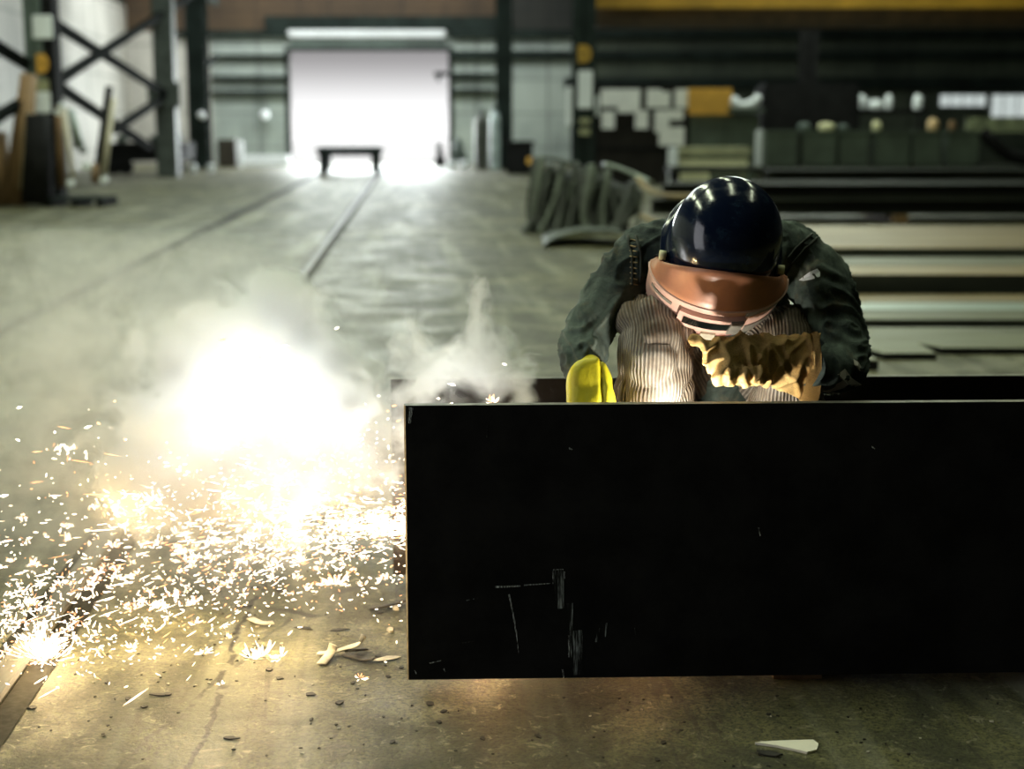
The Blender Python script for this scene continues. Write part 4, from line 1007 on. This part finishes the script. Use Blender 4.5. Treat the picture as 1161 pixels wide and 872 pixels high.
chip(448, 691, 9, 5, M_chiplit, 'pale stone-like lump close to the girder end', None, 'slag_lump', .02)
chip(443, 716, 8, 5, M_chiplit, 'pale lump between girder end and curled strips', None, 'slag_lump', .018)
chip(440, 748, 34, 5, M_chiplit, 'broad pale flake beside the girder corner', None, 'scale_flake', .003)
curled([(420, 690, .004), (432, 688, .01), (446, 685, .008), (460, 681, .01)], .012, M_chip, 'dark bent strip ending at the girder')
# wedge of light on the floor, put in as a thin pale slab
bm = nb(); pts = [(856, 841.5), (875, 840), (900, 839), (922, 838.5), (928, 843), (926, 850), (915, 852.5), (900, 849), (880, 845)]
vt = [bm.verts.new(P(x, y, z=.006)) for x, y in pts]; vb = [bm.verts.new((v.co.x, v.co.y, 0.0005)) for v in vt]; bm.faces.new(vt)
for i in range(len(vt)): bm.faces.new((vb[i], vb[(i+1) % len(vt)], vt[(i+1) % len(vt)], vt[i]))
tag(obj('light_wedge', bm, simple('pale_light_patch', (.95, .90, .75), .6, 0, .08, 10)), 'thin pale wedge of light on the floor before the girder', 'wedge')
chip(1124, 819, 7, 2, M_chiplit, 'pale sliver on the floor at the right', None, 'sliver', .003)

# ------------------------------------------------------------------ sparks
random.seed(5)
SP = nb()
def needle(p, d, L, w, mi=0):
    d = d.normalized(); s, u = frame_of(d)
    a = SP.verts.new(p-d*L*.5); b = SP.verts.new(p+d*L*.5); mid = p+d*L*.12
    ring = [SP.verts.new(mid+(s*math.cos(k*2.0944)+u*math.sin(k*2.0944))*w*.5) for k in range(3)]
    for k in range(3):
        for e in (a, b):
            f = SP.faces.new((ring[k], ring[(k+1) % 3], e)); f.material_index = mi
def rv(): 
    v = V((random.gauss(0, 1), random.gauss(0, 1), random.gauss(0, 1))); return v.normalized()
def burst(p, n, L, w, up=False, spread=1.0):
    for _ in range(n):
        d = rv()
        if up: d.z = abs(d.z)*.8+.05
        l = L*random.uniform(.4, 1.2); o_ = random.uniform(.2, 1.0)*L*spread
        needle(p+d*(l*.5+o_*.6), d, l, w*random.uniform(.45, .95), 0 if random.random() < .7 else 1)
def drop(p, w):
    needle(p, V((random.uniform(-1, 1), random.uniform(-.3, .3), random.uniform(-.35, .35))), w*random.uniform(1.2, 3.5), w, 0 if random.random() < .7 else 1)
org = P(470, 592, 3.78)
# jets leaving the cut, flying to the left, falling and bouncing
for i in range(1250):
    sp = random.uniform(2.2, 9.5)
    az = random.gauss(0, .30); el = random.gauss(-.02, .17)
    v = V((-math.cos(az)*math.cos(el), math.sin(az)*math.cos(el), math.sin(el)))*sp
    p = org+V((0, random.gauss(0, .05), random.gauss(0, .025)))
    tt = random.random()**1.25*.34
    q_ = p+v*tt; q_.z -= 4.9*tt*tt; vz = v+V((0, 0, -9.8*tt))
    if q_.z < .008:                      # bounced
        q_.z = abs(q_.z)*.35+.01; vz = V((vz.x*.5, vz.y*.5, random.uniform(.2, 1.5)))
    if q_.x < -2.0 or q_.y < 2.6: continue
    L = min(.08, .003+vz.length*.0085*random.random()**2); needle(q_, vz, L, random.uniform(.0012, .0036), 0 if random.random() < .7 else 1)
    if random.random() < .10: burst(q_, random.randint(7, 16), .014, .0022)
# floor hits: small fountains
def fount(px, py, n, L, w=.0032, sx=0, sy=0, k=1):
    for _ in range(k):
        c_ = G(px+random.gauss(0, sx), py+random.gauss(0, sy)) if sx else G(px, py)
        c_.z = .006; burst(c_, n, L, w, True)
fount(300, 748, 34, .038); fount(285, 750, 22, .03); fount(318, 750, 18, .03); fount(230, 744, 22, .022); fount(258, 727, 10, .018)
fount(44, 752, 60, .05); fount(52, 742, 50, .045, .004); fount(35, 748, 50, .045); fount(60, 752, 40, .045); fount(45, 735, 40, .05, .004)
fount(182, 692, 26, .024); fount(172, 694, 14, .02); fount(408, 772, 9, .02); fount(148, 738, 12, .016); fount(250, 779, 7, .01)
fount(340, 640, 14, .03); fount(382, 668, 20, .045); fount(365, 665, 10, .03); fount(210, 640, 16, .03)
for _ in range(70):
    x = random.gauss(90, 90); y = 655+random.gauss(0, 40)+(.0 if x > 60 else 30)
    if y < 560 or x < -20: continue
    fount(x, y, random.randint(5, 16), random.uniform(.012, .026), .0028)
for _ in range(46):
    x = random.uniform(190, 440); y = random.gauss(640, 24)
    fount(x, max(590, y), random.randint(4, 12), random.uniform(.010, .022), .0026)
# hot clusters in the air
def cluster(px, py, D, sx, sy, n, L, w=.003, hor=.6):
    for _ in range(n):
        p = P(px+random.gauss(0, sx), py+random.gauss(0, sy), D+random.gauss(0, .12))
        if p.z < .01: p.z = .01
        d = V((-1, random.gauss(0, .3), random.gauss(0, .25))) if random.random() < hor else rv()
        needle(p, d, L*random.uniform(.4, 1.4), w*random.uniform(.6, 1.4), 0 if random.random() < .8 else 1)
cluster(390, 592, 3.75, 34, 14, 150, .026, .0036); cluster(430, 598, 3.75, 24, 8, 90, .030, .0034, .95); cluster(300, 585, 3.85, 60, 30, 170, .020)
cluster(130, 512+60, 3.95, 12, 8, 40, .016, .0030, .2); cluster(170, 566, 3.95, 9, 7, 34, .016, .003, .2); cluster(78, 512, 4.2, 15, 5, 26, .018, .003, .2)
cluster(90, 655, 3.8, 24, 12, 60, .018, .003, .2); cluster(25, 680, 3.7, 22, 20, 90, .018, .003, .3); cluster(60, 715, 3.7, 34, 18, 150, .018, .0034, .3)
cluster(250, 610, 3.8, 90, 30, 170, .016, .003, .4); cluster(200, 680, 3.7, 90, 24, 90, .012, .003, .3); cluster(340, 530, 3.95, 70, 26, 110, .014, .003, .7)
cluster(180, 560, 3.9, 110, 40, 120, .010, .003, .4); cluster(420, 500, 3.9, 30, 26, 40, .010, .0026, .4); cluster(330, 680, 3.6, 70, 20, 50, .010, .003, .3); cluster(30, 640, 3.8, 30, 40, 60, .012, .003, .3)
cluster(120, 740, 3.7, 70, 18, 90, .012, .003, .3); cluster(60, 770, 3.6, 50, 14, 40, .010, .003, .3)
for x, y in [(382, 372), (323, 392), (325, 401), (307, 390), (285, 382), (295, 405), (252, 385), (572, 413), (512, 436), (497, 452), (512, 458), (447, 460), (440, 466), (452, 477), (440, 475), (130, 455), (112, 480), (22, 462), (20, 499), (62, 490), (100, 484), (5, 562)]:
    drop(P(x, y, 3.8), random.uniform(.005, .009))
burst(P(558, 457, 3.72), 12, .018, .0035, True); 
for _ in range(9): needle(P(random.uniform(553, 566), random.uniform(450, 458), 3.72), V((random.uniform(-.3, .5), 0, 1)), .018, .003, 1)
for _ in range(750):
    x = 460-abs(random.gauss(0, 210)); y = random.gauss(600+(460-x)*.13, 52)
    if x < -30 or y < 450 or y > 800: continue
    drop(P(x, y, min(random.uniform(3.5, 4.2), 2278/(y-145)-.03)), random.uniform(.0018, .0045))
def spark_mat(name, col, k):
    m = emis(name, col, k); return m
so = obj('sparks', SP, [spark_mat('white_hot_spark', (1, .82, .60), 9), spark_mat('orange_spark', (1, .45, .20), 3.5)])
tag(so, 'shower of white-hot sparks spraying left from the girder over the floor', 'sparks', kind='stuff')

# ------------------------------------------------------------------ smoke
t = NT('white_smoke'); p = t.obj()
warp = t.new('ShaderNodeTexNoise'); t.l.new(p, warp.inputs['Vector']); warp.inputs['Scale'].default_value = 4.2; warp.inputs['Detail'].default_value = 3
w2_ = t.vm('MULTIPLY', t.vm('SUBTRACT', warp.outputs['Color'], (.5, .5, .5)).outputs[0], (.50, .50, .50)).outputs[0]
pw = t.vm('ADD', p, w2_).outputs[0]
def puff(px, py, D, r, k, sc=(1, 1, 1)):
    c = P(px, py, D); d = t.vm('SUBTRACT', pw, tuple(c)).outputs[0]
    if sc != (1, 1, 1): d = t.vm('MULTIPLY', d, sc).outputs[0]
    l = t.vm('LENGTH', d).outputs['Value']
    return t.ramp(l, r*.05, r*1.35, k, 0)
def total(L):
    a_ = L[0]
    for x in L[1:]: a_ = t.math('ADD', a_, x)
    return a_
core = total([puff(240, 470, 4.45, .36, .9), puff(330, 455, 4.45, .30, .8), puff(290, 530, 4.2, .32, .5), puff(400, 505, 4.25, .28, .6), puff(268, 402, 4.5, .20, .8), puff(345, 412, 4.4, .18, .6), puff(195, 520, 4.3, .24, .5)])
wisps = total([puff(550, 398, 4.05, .14, 1.0, (1.2, 1, .8)), puff(510, 430, 4.05, .16, .7), puff(470, 408, 4.2, .15, .55), puff(580, 450, 3.70, .05, 1.2), puff(450, 500, 4.1, .20, .55)])
haze = total([puff(430, 530, 4.15, .24, 2), puff(60, 450, 4.6, .60, 1.3, (.8, 1, 1)), puff(170, 340, 4.9, .5, 1.2), puff(20, 370, 5.0, .45, .8), puff(280, 460, 4.4, .55, 1.6)])
nz = t.noise(pw, 7.0, 7, .64, .5); nzb = t.math('MULTIPLY', t.math('SUBTRACT', nz, .5), 3.6)
d1 = t.ramp(t.math('ADD', core, nzb), .28, 1.15, 0, 17)
d1 = t.math('MULTIPLY', d1, t.ramp(core, .02, .22))
d2 = t.ramp(t.math('ADD', wisps, nzb), .35, 1.2, 0, 15)
d2 = t.math('MULTIPLY', d2, t.ramp(wisps, .02, .25))
den = t.math('ADD', t.math('ADD', d1, d2), t.math('MULTIPLY', haze, t.ramp(nz, .40, .60, .08, 1.1)))
vs_ = t.new('ShaderNodeVolumePrincipled'); vs_.inputs['Color'].default_value = (.97, .98, .97, 1); t.l.new(den, vs_.inputs['Density']); vs_.inputs['Anisotropy'].default_value = .0
t.l.new(vs_.outputs[0], t.out.inputs['Volume'])
bm = nb(); bx2(bm, (-2.3, 3.62, .012), (.22, 5.5, 1.02), bev=.05)
so = obj('smoke', bm, t.m); tag(so, 'white smoke cloud billowing over the sparks left of the girder', 'smoke', kind='stuff')

# ------------------------------------------------------------------ light
def area(name, loc, sx, sy, power, col, rot=(0, 0, 0)):
    l = bpy.data.lights.new(name, 'AREA'); l.shape = 'RECTANGLE'; l.size = sx; l.size_y = sy; l.energy = power; l.color = col
    o = bpy.data.objects.new(name, l); C.objects.link(o); o.location = loc; o.rotation_euler = rot; return o
def point(name, loc, power, col, r=.02):
    l = bpy.data.lights.new(name, 'POINT'); l.energy = power; l.color = col; l.shadow_soft_size = r
    o = bpy.data.objects.new(name, l); C.objects.link(o); o.location = loc; return o
GREEN = (.90, 1, .70)
for i, x in enumerate((-6, -2.5, 1.5, 5.5)):
    for j, y in enumerate((5.5, 12, 19)):
        area('assumed_ceiling_light', (x, y, 8.6), .5, 4.5, 230 if x < 0 else 72, GREEN)  # assumed strip lights out of view, mirrored in the helmet crown
area('added_roof_light', (-5, 33, 8.7), 5, 22, 1500, (.88, 1, .92))  # added overhead light, no skylight built, brightens the far floor
area('added_roof_light', (7, 36, 8.7), 3, 14, 1300, (.88, 1, .85))  # added overhead light out of view, whitens the pinned sheets
area('added_wall_wash', (-7, 50, 8.4), 13, 3, 1500, (.95, 1, .97), (R(25), 0, 0))  # added light to lift the far wall, no fitting there
area('assumed_side_daylight', (-4.4, 1.3, 2.1), 2.6, 4.2, 85, (.94, .95, 1), (R(90), 0, R(-90)))  # assumed daylight from the unseen left, no side door built; lights the helmet
# daylight pouring in at the open door
area('door_daylight', ((dx0+dx1)/2, YB-.3, dz/2), dx1-dx0-.3, dz-.2, 2200, (.92, 1, 1), (R(-90), 0, 0))
point('torch_light', P(768, 500, 3.515), 9, (1, .93, .80), .02)
point('spark_and_fill_light', P(350, 575, 4.05), 1.6, (1, .88, .7), .05)
for a_, b_, d_, w_ in ((205, 470, 4.35, 1.8), (245, 435, 4.32, 2.6), (300, 405, 4.36, 2.6), (345, 430, 4.32, 2.4), (245, 490, 4.22, 1.6), (300, 450, 4.25, 2.6), (350, 475, 4.22, 2.0), (400, 480, 4.15, 1.5), (268, 388, 4.44, 1.6), (195, 520, 4.25, .7), (300, 525, 4.12, .8), (420, 530, 4.15, .6), (535, 430, 4.0, .6), (500, 425, 4.08, .6)): point('spark_and_fill_light', P(a_, b_, d_), w_*.78, (.97, .98, 1), .10)  # fill lights added inside the smoke to whiten it
def hot(px, py, up, pw_, col=(1, .68, .30)): 
    c = G(px, py); point('spark_and_fill_light', (c.x, c.y, up), pw_, col, .03)
hot(48, 744, .12, 9); hot(298, 742, .14, 5); hot(180, 715, .14, 4); hot(230, 760, .28, 7, (1, .72, .34)); hot(400, 650, .18, 3); point('spark_and_fill_light', (-.05, 3.95, .05), 5.0, (1, .58, .22), .02); point('spark_and_fill_light', (.35, 3.95, .05), 2.2, (1, .55, .2), .02); hot(130, 650, .2, 2.5)
w = bpy.data.worlds.new('world'); bpy.context.scene.world = w; w.use_nodes = True; nt = w.node_tree; nt.nodes.clear()
o_ = nt.nodes.new('ShaderNodeOutputWorld'); b_ = nt.nodes.new('ShaderNodeBackground'); nt.links.new(b_.outputs[0], o_.inputs[0])
tc_ = nt.nodes.new('ShaderNodeTexCoord'); sx = nt.nodes.new('ShaderNodeSeparateXYZ'); nt.links.new(tc_.outputs['Generated'], sx.inputs[0])
cr = nt.nodes.new('ShaderNodeValToRGB'); nt.links.new(sx.outputs[2], cr.inputs[0]); cr.color_ramp.interpolation = 'EASE'
el = cr.color_ramp.elements; el[0].position = 0.0; el[0].color = (1, 1, 1, 1); el[1].position = .052; el[1].color = (.26, .25, .255, 1)
e = el.new(.12); e.color = (1, 1, 1, 1)
nt.links.new(cr.outputs[0], b_.inputs[0]); b_.inputs[1].default_value = 1.25

# ------------------------------------------------------------------ render settings
sc = bpy.context.scene
sc.view_settings.view_transform = 'Standard'; sc.view_settings.look = 'None'; sc.view_settings.gamma = 1; sc.view_settings.exposure = 0
sc.view_settings.use_curve_mapping = False
sc.render.engine = 'CYCLES'
cy = sc.cycles; cy.max_bounces = 6; cy.diffuse_bounces = 3; cy.glossy_bounces = 3; cy.volume_bounces = 3; cy.transparent_max_bounces = 8
cy.sample_clamp_indirect = 3.0; cy.caustics_reflective = False; cy.caustics_refractive = False; cy.volume_step_rate = .35; cy.volume_max_steps = 256
cy.use_denoising = True
